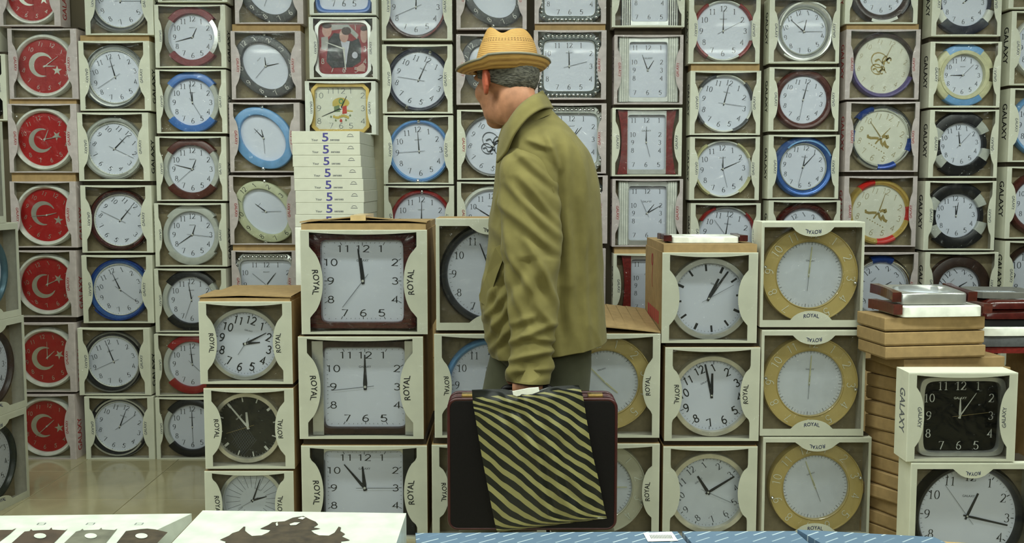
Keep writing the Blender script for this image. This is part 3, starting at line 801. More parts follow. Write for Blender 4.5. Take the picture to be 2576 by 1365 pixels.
COLS['I'] = dict(support=True, box=dict(CREAM, side='l', lips=(0.014, 0.014, 0.006, 0.006), tab=(.020, .085, 0)), rows=[
    ((1540, -100, 1723, 68), 'clock with black ribbed sides cut off at top', {}, barclock((1634, -18), 'black_plastic', 0, 4, (0, 60, None))),
    ((1545, 88, 1718, 262), 'upper silver clock with ribbed white side bars', dict(PINK), barclock((1630, 176), 'grey_plastic', 0, 4, (32, -21, None))),
    ((1540, 271, 1715, 443), 'clock with dark red curved sides reading twelve', {}, barclock((1626, 358), 'dark_red', 10, 0, (0, 0, 165))),
    ((1540, 450, 1717, 620), 'lower silver clock with ribbed side bars', dict(PINK), barclock((1628, 536), 'grey_plastic', 0, 4, (38, 60, -25))),
    ((1543, 638, 1718, 800), 'dark red sided clock half hidden behind the carton', dict(flap_m='kraft', flap_back=.012), barclock((1633, 722), 'dark_red', 8, 0, (90, 120, None)))])
COLS['J'] = dict(support=True, box=dict(CREAM, side='l', lips=(0.021, 0.019, 0.006, 0.006), tab=(.018, .08, 0)), rows=[
    ((1733, -10, 1912, 160), 'white clock with red corner pieces reading twelve', {}, quart((1820, 77), 'white_plastic', 'red_plastic', (0, 0, 63))),
    ((1736, 178, 1913, 339), 'white clock with dark corner pieces', dict(flap_m='kraft', flap_back=.012), quart((1822, 260), 'white_plastic', 'dark_grey', (14, 14, 98), 14)),
    ((1735, 344, 1910, 503), 'white clock with khaki corner pieces', {}, quart((1819, 425), 'white_plastic', 'khaki', (0, 66, 166), -3)),
    ((1737, 511, 1912, 672), 'red cornered clock half hidden behind the flat clock', {}, quart((1826, 593), 'grey_plastic', 'red_plastic', (8, 8, -37), 10))])
COLS['K'] = dict(support=True, box=dict(CREAM, side='l', lips=(0.022, 0.016, 0.006, 0.006), tab=(.018, .085, 0)), rows=[
    ((1935, -6, 2112, 159), 'silver swirl rimmed clock showing ten to one', {}, rnd((2023, 78), 78, 60, 'silver', -18, (12, -49, 90), num=('serif', 11.8, 48), inner=(4, 'grey_plastic'), swirl=[(-60, 60, 64, 77, 4, 'white_plastic'), (120, 240, 64, 77, 4, 'white_plastic')])),
    ((1934, 169, 2110, 330), 'brown rimmed clock above the blue rimmed clock', {}, rnd((2021, 251), 78, 60, 'brown_wood', 13, (14, 14, 190), num=('serif', 11.8, 48))),
    ((1932, 339, 2110, 500), 'blue rimmed clock showing five past twelve', {}, rnd((2021, 419), 78, 60, 'metal_blue', 8, (10, 42, 194), num=('serif', 11.8, 48), inner=(3, 'grey_plastic'), swirl=[(-50, 60, 63, 72, 4, 'pale_blue')])),
    ((1932, 504, 2112, 668), 'mahogany clock peeking above the gold coin clock', {}, rnd((2022, 588), 78, 60, 'mahogany', -30, (60, 90, None), num=('serif', 11.8, 48)))])
COLS['L'] = dict(support=True, box=dict(PINK, side='l', side_m='ink_red', lips=(0.021, 0.019, 0.006, 0.006), tab=(.014, .08, 0)), rows=[
    ((2127, -112, 2310, 60), 'dark woven rimmed clock cut off at top right', dict(CREAM), rnd((2219, -24), 80, 58, 'dark_brown', 0, (60, 90, None), swirl=[(-40, 40, 74, 74, 5, 'pewter'), (150, 200, 76, 76, 7, 'white_plastic'), (60, 140, 66, 74, 4, 'dark_grey')])),
    ((2127, 74, 2313, 250), 'cream clock with gold calligraphy and dark rim', dict(flap_m='kraft', flap_back=.012), rnd((2222, 164), 82, 69, 'dark_brown', 23, (25, 25, None), dial='dial_cream', script='ink_gold', mark=False, hand_m='ink_gold', num=('thin', 12, 58), num_m='ink_gold',
        sect=[(-110, 90, 80, 'dark_brown'), (90, 250, 82, 'violet')])),
    ((2127, 256, 2311, 432), 'chrome rimmed clock with blue rim pieces', {}, rnd((2217, 352), 80, 67, 'chrome', 22, (44, -35, None), dial='dial_cream', brush='ink_gold', mark=False, num=('thin', 15, 54), num_m='ink_gold', hand_m='ink_gold',
        sect=[(-75, -40, 83, 'royal_blue'), (-40, 70, 82, 'chrome'), (70, 95, 83, 'royal_blue'), (95, 130, 80, 'chrome'), (130, 165, 84, 'royal_blue'), (165, 240, 82, 'chrome'), (240, 262, 83, 'royal_blue'), (262, 285, 80, 'chrome')])),
    ((2122, 443, 2305, 620), 'gold chrome rimmed clock with red rim pieces', {}, rnd((2213, 538), 80, 67, 'gold', 19, (19, 18, None), dial='dial_cream', brush='ink_gold', mark=False, num=('thin', 15, 54), num_m='ink_gold', hand_m='ink_gold',
        sect=[(-60, -30, 83, 'bright_red'), (-30, 60, 82, 'gold'), (60, 88, 83, 'bright_red'), (88, 130, 80, 'gold'), (130, 165, 84, 'bright_red'), (165, 300, 82, 'gold')])),
    ((2126, 635, 2307, 812), 'silver clock with blue top behind the flat clocks', {}, rnd((2216, 724), 80, 64, 'chrome', -40, (60, 90, None), sect=[(20, 62, 83, 'royal_blue'), (62, 380, 81, 'chrome')], num=('serif', 14, 52)))])
COLS['M'] = dict(support=True, box=dict(CREAM, side='l', lips=(0.021, 0.016, 0.006, 0.006), tab=(.018, .085, 0)), rows=[
    ((2345, -86, 2520, 91), 'black lobed clock cut off at top right', {}, lobed((2433, 3), 'navy_plastic', 'white_plastic', (50, 50, None), 0, 60)),
    ((2338, 105, 2517, 270), 'bone coloured lobed clock with pale blue ends', {}, dict(lobed((2423, 188), 'pale_blue', 'bone', (270, 270, 45), 0), collar=(66, 'bone'), sect=[(-38, 38, 84, 'pale_blue'), (38, 76, 82, 'bone'), (76, 104, 70, 'bone'), (104, 142, 82, 'bone'), (142, 218, 84, 'pale_blue'), (218, 256, 82, 'bone'), (256, 284, 70, 'bone'), (284, 322, 82, 'bone')])),
    ((2337, 276, 2510, 447), 'black lobed clock with white lugs, upper of two', {}, lobed((2416, 364), 'black_plastic', 'grey_plastic', (-8, -8, 42), -8)),
    ((2325, 455, 2503, 629), 'black lobed clock with white lugs, lower of two', {}, lobed((2406, 546), 'black_plastic', 'grey_plastic', (-4, 8, None), -4)),
    ((2325, 634, 2508, 805), 'dark brown rimmed clock behind the glass tray', {}, rnd((2411, 722), 79, 52, 'dark_brown', -40, (60, 90, None), prof='flat', num=('serif', 13, 41)))])
COLS['N'] = dict(support=True, box=dict(CREAM, side='l', lips=(0.021, 0.018, 0.006, 0.006), tab=(.024, .085, 0)), rows=[
    ((2540, -152, 2720, 22), 'clock box corner at the extreme top right', {}, rnd((2630, -65), 76, 62, 'silver', 0, (0, 0, None))),
    ((2542, 28, 2720, 214), 'shiny white rimmed clock at the right edge', {}, quart((2632, 120), 'chrome', 'white_plastic', (0, 60, None))),
    ((2538, 222, 2715, 407), 'pale blue rimmed clock at the right edge', {}, rnd((2627, 314), 80, 68, 'pale_blue', 0, (90, 60, None))),
    ((2530, 419, 2705, 600), 'brown rimmed clock at the right edge', {}, rnd((2618, 512), 80, 62, 'brown_wood', 0, (90, 60, None))),
    ((2525, 606, 2700, 780), 'dark brown clock low at the right edge', {}, rnd((2612, 696), 82, 68, 'dark_brown', 0, (90, 60, None), num=('serif', 17, 56))),
    ((2518, 786, 2693, 950), 'white clock glimpsed behind the stacked frames', {}, rnd((2606, 868), 78, 66, 'white_plastic', 0, (90, 60, None)))])

def place_clock(c, rect, Y, rec, label, z0, z1, x0, x1, roll=0.0):
    s = (Y + .03) / F_PX
    p = at(c['c'][0], c['c'][1], Y + .03)
    ext = c['out'][1]; exz = c['out'][2] if c['out'][0] != 'c' else ext
    if c.get('sect'): ext = exz = max(q[2] for q in c['sect'])
    if c.get('bars'): ext = max(ext, c['bars'][1])
    if c['out'][0] == 'e': ext = exz = hypot(c['out'][1], c['out'][2]) / 1.42
    k = min(1.0, (x1 - x0 - .010) / 2 / (ext * s), (z1 - z0 - .010) / 2 / (exz * s))
    s *= k; ex, ez = ext * s + .004, exz * s + .004
    x = min(max(p.x, x0 + ex), x1 - ex); z = min(max(p.z, z0 + ez), z1 - ez)
    make_clock((x, Y + rec - .0005, z), 0, s, c, label)
def cap(s): return s
for key, col in COLS.items():
    Y = col.get('Y', WALL_Y); d = col.get('d', BOX_D)
    items = []
    for rect, short, bo, c in col['rows']:
        a, b = at(rect[0], (rect[1] + rect[3]) / 2, Y), at(rect[2], (rect[1] + rect[3]) / 2, Y)
        zt, zb = at((rect[0] + rect[2]) / 2, rect[1], Y).z, at((rect[0] + rect[2]) / 2, rect[3], Y).z
        items.append([a.x, b.x, zb, zt, short, bo, c, rect])
    if not col.get('support') and not col.get('base'): items[-1][2] = 0.0
    for i, (x0, x1, zb, zt, short, bo, c, rect) in enumerate(items):
        nxt = items[i - 1][2] if i else zt
        if nxt < zt + .001: zt = nxt - .001
        o = dict(col['box']); o.update(bo)
        col_word = {'cream': 'cream', 'pink': 'pinkish', 'white_card': 'white'}[o['style']]
        make_box((x0 + x1) / 2, Y, zb, x1 - x0, zt - zb, d, f'{col_word} window box around the {short}', flap=max(0, nxt - zt) if i else 0, crinkled=(zb > (1.3 if o['style'] == 'pink' else 1.6)), **o)
        place_clock(c, rect, Y, o.get('rec', .052), short, zb, zt, x0, x1)
    col['bottom'] = items[-1][2]; col['x'] = (items[-1][0], items[-1][1])
    if col.get('support'):
        x0, x1 = col['x']; zb = col['bottom']
        n = 2
        if key == 'Z': x0 -= .12; x1 -= .12
        for k in range(n):
            h = zb / n
            o = bevel_box('brown_carton', x1 - x0, d, h - .0005, 'kraft', None, ((x0 + x1) / 2, Y + d / 2, k * h), bev=.003)
            tag(o, f'{("lower", "upper")[k]} brown carton beneath the {items[-1][4]}', 'box', 'plain cartons under the wall of clocks')

# ------------------------------------------------------------------ pale board and flat white boxes under the portrait clock
Y5 = 4.17
seams = [340, 371, 401, 430, 460, 490, 520, 550, 581]
xl = [733, 735, 736, 739, 740, 743, 744, 742]
xr = [905, 906, 908, 911, 914, 916, 915, 914]
zE = COLS['E']['bottom']
ztop5 = zE - .001
zs = [at(820, y, Y5).z for y in seams]; dz5 = ztop5 - zs[0]
mat('five_card', (206, 208, 192), 0.5, var=0.02)
ORD = ['topmost', 'second', 'third', 'fourth', 'fifth', 'sixth', 'seventh', 'eighth']
for i in range(8):
    x0, x1 = at(xl[i], seams[i], Y5).x, at(xr[i], seams[i], Y5).x
    z1, z0 = zs[i] + dz5, zs[i + 1] + dz5
    root = empty('flat_carton', ((x0 + x1) / 2, Y5, z0))
    tag(root, f'{ORD[i]} white flat box with blue number five from the top' if i else 'topmost white flat box with blue number five', 'box', 'flat white boxes marked with a five')
    w = x1 - x0; h = z1 - z0
    bevel_box('carton', w, .42, h - .0004, 'five_card', root, (0, .21, 0), bev=.002)
    link('printed_number', text_mesh('5', h * .52, h * .70, 'ink_purple'), root, (-.005 * w, -.0008, h * .5))
    link('lettering', text_mesh('Your', h * .55, h * .18, 'ink_grey'), root, (-.16 * w, -.0008, h * .28))
    link('lettering', text_mesh('senses', h * .75, h * .13, 'ink_grey'), root, (.135 * w, -.0008, h * .27))
    mb = MB(); n = 10
    ribbon(mb, [(.36 * w + .035 * w * cos(pi - pi * k / n), h * .62 + h * .14 * sin(pi * k / n)) for k in range(n + 1)], .0008, lambda x, z: (x, z), -.0008)
    ribbon(mb, [(.31 * w, h * .55), (.41 * w, h * .55)], .001, lambda x, z: (x, z), -.0008)
    mb.build('emblem_print', 'ink_grey', root)
zb5 = zs[8] + dz5
x0, x1 = at(742, 600, Y5).x, at(914, 600, Y5).x
o = bevel_box('brown_carton', x1 - x0, .42, zb5 / 2 - .0005, 'white_card', None, ((x0 + x1) / 2, Y5 + .21, 0)); tag(o, 'plain white carton on the floor under the flat boxes', 'box')
o = bevel_box('brown_carton', x1 - x0, .42, zb5 / 2 - .0005, 'white_card', None, ((x0 + x1) / 2, Y5 + .21, zb5 / 2)); tag(o, 'plain white carton directly under the flat boxes marked five', 'box')
xa, xb = at(770, 300, 4.66).x, at(975, 300, 4.66).x
mat('board', (214, 208, 176), 0.8, var=0.03)
o = bevel_box('display_board', xb - xa, .02, 2.1, 'board', None, ((xa + xb) / 2, 4.665, 0)); tag(o, 'pale upright board between the portrait and navy clock columns', 'board')

# ------------------------------------------------------------------ free standing stacks of larger boxes in front of the wall
Y_S = 3.52
def stack(rows, Y, d, rec=.075, **base):
    items = []
    for rect, short, bo, c in rows:
        my, mx = (rect[1] + rect[3]) / 2, (rect[0] + rect[2]) / 2
        items.append([at(rect[0], my, Y).x, at(rect[2], my, Y).x, at(mx, rect[3], Y).z, at(mx, rect[1], Y).z, short, bo, c, rect])
    items[-1][2] = 0.0
    for i, (x0, x1, zb, zt, short, bo, c, rect) in enumerate(items):
        nxt = items[i - 1][2] if i else zt
        if nxt < zt + .001: zt = nxt - .001
        o = dict(base); o.update(bo); fl = o.pop('topflap', None)
        make_box((x0 + x1) / 2, Y, zb, x1 - x0, zt - zb, d, f'{o.get("word_c", "cream")} window box around the {short}', flap=(max(0, nxt - zt) if i else (fl or 0)), rec=rec,
                 **{k: v for k, v in o.items() if k != 'word_c'})
        if c: place_clock(c, rect, Y, rec, short, zb, zt, x0, x1)
    return items
RB = dict(word='ROYAL', word_m='ink', body='kraft', inner='inner_kraft', lips=(.026, .032, .008, .008), tab=(.034, .09, 0), flap_m='dark_card', flap_back=.02, bow=(.008, .004))
def sq(c, rim, t, bars=None, **k):
    d = dict(c=c, roll=0, t=t, rim=rim, prof='flat', T=.04); d['out'] = ('s', 137, 121, 30); d['in'] = ('s', 104, 104, 16)
    d.update(num=('sans', 18, (82, 82)), wide=1.6, sqticks=(98, 98), hl=(.56, .80, .82), hw=(3.6, 2.6), hs=1.5, mark_at=.5, mark_w=.3)
    if bars: d['bars'] = bars; d['out'] = ('s', 112, 121, 30)
    d.update(k); return d
it1 = stack([
    ((502, 757, 735, 965), 'silver clock with bold numerals atop the left small stack', dict(topflap=.012, flap_m='kraft', flap_back=0.0), rnd((612, 868), 93, 82, 'silver', 15, (85, 63, 214), num=('bold', 21, 62), ticks=(76, 79, 'ink_grey', (1.6, 4)), hl=(.46, .74, .42), hw=(2.6, 2.0), hs=1.3, prof='flat')),
    ((515, 976, 740, 1178), 'black faced clock with gold hands', {}, rnd((618, 1078), 92, 80, 'champagne', -40, (-4, -39, 253), dial='dial_olive', num=None, ticks=(77, 79, 'ink_pale', (3, 11, 2)), hand_m='ink_pale', sec_m='ink_gold', hl=(.48, .86, .72), hw=(3.6, 2.6), tip=.7, mark_m='ink_pale', ghost=True, prof='flat')),
    ((517, 1184, 740, 1385), 'silver clock with radiating lines behind the table', {}, rnd((632, 1290), 94, 82, 'silver', 25, (75, 20, 240), dial='dial_grey', num=None, lines=True, prof='flat', hl=(.5, .8, .6), hw=(3, 2.2)))],
    Y_S, .44, **RB)
it2 = stack([
    ((757, 577, 1075, 840), 'mahogany framed square clock reading twelve', dict(topflap=.022, flap_m='kraft', flap_back=0.0), sq((910, 708), 'mahogany', (-4, -8, 218))),
    ((752, 846, 1065, 1103), 'square clock with silver side bars reading twelve', {}, sq((916, 976), 'dark_brown', (0, 0, 264), (104, 132, 121, 'silver', 0, 0))),
    ((760, 1120, 1075, 1380), 'square clock with black side bars behind the table', {}, sq((915, 1252), 'silver', (-5, -40, 90), (104, 134, 121, 'black_plastic', 0, 0)))],
    Y_S, .44, **dict(RB, tab=(.045, .115, 0), lips=(.030, .036, .008, .008)))
TB = dict(RB, tabs='TB', lips=(.012, .012, .026, .026), tab=(.030, .075, 0), bow=(.0, .0))
it3 = stack([
    ((1097, 548, 1376, 830), 'thick black rimmed clock half hidden by the man', dict(TB), rnd((1236, 690), 132, 112, 'black_plastic', 0, (60, -21, None), num=('serif', 19, 95), ticks=(104, 108, 'ink_grey', (1.6, 4)), hw=(3.6, 2.6), T=.045)),
    ((1093, 839, 1376, 1100), 'blue rimmed large clock behind the bag and briefcase', {}, rnd((1236, 972), 122, 106, 'pale_blue', 0, (60, 90, None), num=('serif', 19, 88), ticks=(99, 103, 'ink_grey', (1.6, 4)), hw=(3.6, 2.6))),
    ((1087, 1118, 1374, 1385), 'large silver coin clock hidden behind the briefcase', {}, rnd((1230, 1255), 122, 84, 'coin_silver', 0, (60, 90, None), prof='coin', num=('thin', 22, 104), num_on_rim=True, num_m='ink_pale'))],
    Y_S, .20, **RB)
def coin(c, m, roll, t, **k):
    return rnd(c, 122, 84, m, roll, t, prof='coin', num=('thin', 22, 104), num_on_rim=True, num_m='star_white', radial=True, ticks=(77, 83, 'ink_grey', (1.4, 2)), hand_m='bone', sec_m='ink_grey', hl=(.5, .85, .5),
               hw=(2.2, 1.8), tip=.6, dial='dial_grey', T=.04, clips=[(95, 116), (275, 116)], **k)
it4 = stack([
    ((1388, 838, 1660, 1100), 'gold ringed clock right of the striped bag', {}, coin((1524, 965), 'coin_gold', -15, (130, -45, None))),
    ((1384, 1115, 1658, 1380), 'silver ringed coin clock right of the briefcase', {}, coin((1510, 1245), 'coin_silver', 15, (60, 90, None)))],
    Y_S, .44, **dict(RB, lips=(.022, .026, .010, .008)))
it5 = stack([
    ((1665, 634, 1905, 862), 'clock with black hour bars under the flat clock', dict(topflap=.028, flap_m='kraft', flap_back=0.0, word=None), rnd((1787, 753), 105, 90, 'silver', 24, (26, 35, 61), num=None, ticks=(84, 87, 'ink', (5, 14, 1.3)), hl=(.62, .93, .8), hw=(4.2, 3.4), tip=.6, prof='flat')),
    ((1672, 873, 1910, 1108), 'clock with bold numerals just before twelve', {}, rnd((1794, 1000), 105, 92, 'champagne', -27, (1, -12.5, None), num=('bold', 21, 72), ticks=(85, 89, 'ink_grey', (1.8, 5)), hl=(.62, .9, .8), hw=(4.2, 3.4), tip=.6, prof='flat')),
    ((1667, 1122, 1903, 1370), 'silver clock showing about quarter to twelve near table', dict(word=None), rnd((1785, 1244), 106, 92, 'champagne', -39, (-33, 58, 114), num=('serif', 17.5, 73), ticks=(86, 89, 'ink', (1.8, 3)), hl=(.55, .86, .72), hw=(4.2, 3.4), tip=.6, prof='flat', dial='dial_grey'))],
    Y_S, .44, **RB)
TB6 = dict(RB, tabs='TB', body='cream', style='cream', word_m='ink_navy', lips=(.009, .009, .018, .024), tab=(.032, .072, 0), bow=(0, 0))
it6 = stack([
    ((1914, 557, 2172, 822), 'topmost of three large gold coin clocks', {}, coin((2041, 692), 'coin_gold', 5, (5, 5, 185))),
    ((1914, 830, 2175, 1095), 'middle one of three large gold coin clocks', {}, coin((2041, 966), 'coin_gold', 2, (3, 3, 183))),
    ((1917, 1099, 2188, 1375), 'lowest one of three large gold coin clocks', {}, coin((2055, 1237), 'coin_gold', -18, (-21, -21, 159)))],
    Y_S, .12, **TB6)
Y_8 = 3.16
it8 = stack([
    ((2282, 936, 2556, 1160), 'black faced square clock with white numerals', dict(word='GALAXY', word_m='ink_grey', body='cream', side='l', side_m='ink_grey', tabs='LR', lips=(.026, .026, .008, .008), tab=(.026, .09, 0)),
     dict(c=(2424, 1060), roll=0, t=(0, 34, 83), rim='silver', prof='flat', dial='dial_black', num=('serif', 22, (80, 78)), num_m='ink_pale', hand_m='ink_pale', sec_m='ink_gold', hl=(.5, .78, .8), hw=(3.2, 1.6), mark_m='ink_pale', mark_at=.5, mark_w=.36,
          out=('s', 112, 104, 9), **{'in': ('s', 97, 92, 9)})),
    ((2286, 1163, 2598, 1480), 'big black rimmed clock at the bottom right corner', dict(TB, body='cream', lips=(.020, .020, .020, .020), tab=(.030, .062, 0), word_m='ink_navy'),
     rnd((2442, 1320), 146, 126, 'black_plastic', 3, (24, 103, -36), num=('serif', 23.5, 104), ticks=(117, 122, 'ink', (2.2, 3)), hl=(.52, .86, .8), hw=(3.6, 3), tip=.7, T=.045))],
    Y_8, .10, **RB)

# lifted flaps and tape on top of the mahogany clock's carton and of the small stack's carton
for it, lab, peak, tape in ((it2, 'mahogany framed square clock reading twelve', .020, .46), (it1, 'silver clock with bold numerals atop the left small stack', .006, None)):
    x0, x1, zt = it[0][0], it[0][1], it[0][3]; w = x1 - x0
    bx = [o for o in bpy.data.objects if o.get('category') == 'box' and o.get('label', '').endswith(lab)][0]
    h = zt - it[0][2]; fl0 = .022 if it is it2 else .012
    mb = MB(); n = 12
    for i in range(n):
        a, b = i / n, (i + 1) / n
        za, zc = [h + fl0 + .001 + peak * (1 - abs(q - .46) / (.46 if q < .46 else .54)) for q in (a, b)]
        xa, xb = -w / 2 + w * a, -w / 2 + w * b
        for dz in (0, -.004):
            mb.quad((xa, -.004, za + dz + .004), (xb, -.004, zc + dz + .004), (xb, .2, h + fl0 + .006 + dz), (xa, .2, h + fl0 + .006 + dz))
        mb.quad((xa, -.004, za), (xb, -.004, zc), (xb, -.004, zc + .004), (xa, -.004, za + .004))
    mb.build('lifted_flap', 'kraft', bx)
    if tape:
        mat('tape', (206, 178, 128), .25)
        mb = MB(); mb.box(-w * .04 - .026, -w * .04 + .026, -.006, .2, h + fl0 + peak - .012, h + fl0 + peak + .0065); mb.build('packing_tape', 'tape', bx)

# open carton flap over the gold ringed clock
x0, x1, zb = it4[0][0], it4[0][1], it4[0][3]
root = empty('flap_sheet', ((x0 + x1) / 2, Y_S, zb))
tag(root, 'brown cardboard flap lying open beside the tall carton', 'cardboard')
mb = MB(); w = x1 - x0
mb.box(-w / 2, w / 2, .22, .42, 0, .004)
mb.build('flap_base', 'dark_card', root)  # dark slab: shade of the carton interior put into the colour
mb = MB(); n = 10
for i in range(n):
    a, b = i / n, (i + 1) / n
    za = .035 - .03 * a ** 1.5; zc = .035 - .03 * b ** 1.5
    xa, xb = -w / 2 + w * a, -w / 2 + w * b
    mb.quad((xa, .0, za), (xb, .0, zc), (xb, .43, zc + .028), (xa, .43, za + .03))
    mb.quad((xa, .0, za - .004), (xa, .43, za + .026), (xb, .43, zc + .024), (xb, .0, zc - .004))
    mb.quad((xa, .0, za - .004), (xb, .0, zc - .004), (xb, .0, zc), (xa, .0, za))
mb.quad((-w / 2, 0, .031), (-w / 2, 0, .035), (-w / 2, .43, .065), (-w / 2, .43, .061))
mb.build('flap', 'kraft', root)

# red marks printed on the brown carton side under the flat clock
x0 = it5[0][0]; zb, zt = it5[0][2], it5[0][3]
mb = MB()
ribbon(mb, [(.24, .19), (.25, .165), (.235, .14), (.25, .11), (.24, .07)], .004, lambda a, z: (a, z), 0)
ribbon(mb, _arc(.245, .17, .022, .02, 0, 360, 14), .003, lambda a, z: (a, z), 0)
V = [(x0 - .001, Y_S + a, zb + .1 + z) for a, _, z in mb.v]
_mk = [o for o in bpy.data.objects if o.get('label', '').endswith('clock with black hour bars under the flat clock') and o.get('category') == 'box'][0]
V = [(x - _mk.location.x, y - Y_S, z - _mk.location.z) for x, y, z in V]
link('red_print', mesh('red_print', V, mb.f, 'ink_red'), _mk)
mb = MB()
for k in range(6): mb.box(-.0, .0006, .07 + k * .05, .105 + k * .05, .055, .10)
link('red_print', mesh('red_print', [(x0 - .001 - _mk.location.x + a, b, c) for a, b, c in mb.v], mb.f, 'ink_red'), _mk)

# ------------------------------------------------------------------ side stack on the left, facing along the aisle
Pr = on(74, 1247, 0); Pl = on(0, 1284, 0)
dirv = (Pr - Pl).normalized(); ang = atan2(dirv.y, dirv.x)
zz = [0, .362, .724, 1.088, 1.47]
T_ROWS = [('dark green rimmed clock lowest in the left side stack', 'black_plastic', 0.0), ('dark brown rimmed clock second in the left side stack', 'dark_brown', .008), ('teal rimmed clock third in the left side stack', 'metal_blue', -.006), ('grey brown rimmed clock topping the left side stack', 'pewter', -.075)]
mat('teal', (70, 104, 118), .3, metal=.3); mat('dark_green', (22, 34, 30), .3)
for i, (short, rim, off) in enumerate(T_ROWS):
    w = .36; h = zz[i + 1] - zz[i] - .001
    c = Pr - dirv * (w / 2) + dirv * off
    rim = {0: 'dark_green', 2: 'teal'}.get(i, rim)
    make_box(c.x, c.y, zz[i], w, h, .12, f'cream window box around the {short}', rz=ang, style='cream', tabs='TB', lips=(.014, .014, .026, .026), tab=(.026, .075, 0), word='ROYAL', word_m='ink_navy', rec=.06, bow=(0, 0))
    nrm = Vector((-sin(ang), cos(ang), 0))
    s = .145 / 100
    make_clock((c.x + nrm.x * .0595, c.y + nrm.y * .0595, zz[i] + h / 2), ang, s, rnd((0, 0), 108, 92, rim, -20 if i == 0 else 0, (20, 60, None), num=('serif', 16, 74), ticks=(85, 88, 'ink_grey', (1.4, 2))), short)

# ------------------------------------------------------------------ flat brown boxes on the right
KN = 0
def kraft_box(cx, cy, z, w, d, h, rz, label):
    root = empty('flat_box', (cx, cy, z), (0, 0, rz))
    tag(root, label, 'box', 'flat brown boxes stacked on the right')
    bevel_box('base_tray', w - .006, d - .006, h * .4, 'kraft', root, (0, 0, 0), bev=.002)
    bevel_box('lid', w, d, h * .94 - .004, 'kraft', root, (0, 0, .004), bev=.0025)
rr = random.Random(3)
nlow = 13
hl = .625 / nlow
nm = ['lowest', 'second lowest', 'third lowest', 'fourth lowest', 'fifth lowest', 'sixth lowest', 'seventh lowest', 'eighth lowest', 'ninth lowest', 'tenth lowest', 'eleventh lowest', 'twelfth lowest', 'thirteenth lowest']
for k in range(nlow):
    kraft_box(1.466 + rr.uniform(-.008, .012), 3.527, k * hl, .33, .33, hl, radians(28 + rr.uniform(-5, 4)), f'{nm[k]} flat brown box in the leaning pile by the coin clocks')
kraft_box(1.44, 3.47, .6255, .36, .22, .044, radians(9), 'flat brown box jutting out under the three wide brown boxes')
for k, (za, zb, dx, a) in enumerate([(.670, .713, .004, 8), (.7135, .760, 0, 8.5), (.7615, .808, -.002, 8)]):
    c_, s_ = cos(radians(a)), sin(radians(a))
    cx, cy = 1.205 + dx + .175 * c_ - .095 * s_, 3.31 + .175 * s_ + .095 * c_
    kraft_box(cx, cy, za, .35, .19, zb - za, radians(a), ['lowest of the three wide flat brown boxes', 'middle one of the three wide flat brown boxes', 'topmost of the three wide flat brown boxes'][k])
def flat_clock(x, y, z, rz, s, c, label, tilt=0.0, group='unboxed clocks lying flat'):
    o = make_clock((x, y, z), rz, s, c, label, rx=-pi / 2 + tilt, group=group); return o
def fc(rim, bars, out, inn, **k):
    d = dict(c=(0, 0), roll=0, t=(70, 200, None), rim=rim, prof='flat', num=None, bars=bars, mark=False, T=.036); d['out'] = out; d['in'] = inn; d.update(k); return d
flat_clock(1.385, 3.41, .8085, radians(6), .001, fc('white_plastic', (138, 168, 92, 'brown_wood', 12, 0), ('s', 137, 92, 14), ('c', 72)), 'white clock with brown ends lying flat on brown boxes')
flat_clock(1.365, 3.42, .8535, radians(4), .001, fc('silver', (112, 142, 88, 'mahogany', 14, 0), ('s', 112, 88, 14), ('e', 98, 72)), 'silver clock with mahogany corners lying flat on top', tilt=radians(4))
x5 = (it5[0][0] + it5[0][1]) / 2; z5 = it5[0][3] + .0285
flat_clock(x5 - .005, Y_S + .14, z5, 0, .001, fc('white_plastic', (118, 146, 80, 'mahogany', 10, 0), ('s', 117, 80, 14), ('c', 62), T=.022), 'white clock with brown end lying flat on the carton')
# pile of unboxed frames at the right edge
o = bevel_box('brown_carton', .36, .34, .66, 'kraft', None, (2.03, 3.66, 0)); tag(o, 'brown carton under the pile of frames beyond the right edge', 'box')
FR = [('dark_red', .022, 'red edged frame at the bottom of the right pile', 'white_plastic'), ('dark_grey', .036, 'grey framed clock second up in the right pile', 'silver'), ('white_plastic', .030, 'white framed clock in the middle of the right pile', 'chrome'),
      ('black_plastic', .024, 'black framed clock under the mahogany frames', 'silver'), ('mahogany', .034, 'lower glossy mahogany frame in the right pile', 'gold'), ('mahogany', .030, 'upper glossy mahogany frame in the right pile', 'gold')]
z = .6605
for k, (m, T, lab, inm) in enumerate(FR):
    flat_clock(1.86 + .006 * k, 3.64, z, radians(1.5 * (k % 3)), .001, dict(c=(0, 0), roll=0, t=(30, 140, None), rim=m, prof='dome' if 'mahog' in m else 'flat', num=('serif', 20, (150, 90)), mark=False, T=T, out=('s', 285, 150, 18), inner=(6, inm), **{'in': ('s', 235, 108, 18)}), lab, group='unboxed frames piled at the right edge')
    z += T + .0015
flat_clock(1.70, 3.60, z + .001, radians(-6), .001, dict(c=(0, 0), roll=0, t=(30, 140, None), rim='pewter', prof='bowl', num=('serif', 14, (62, 50)), mark=False, T=.022, dial='dial_grey', out=('o', 105, 95, 24), **{'in': ('s', 78, 68, 8)}), 'thin glassy clock lying on the mahogany frames')

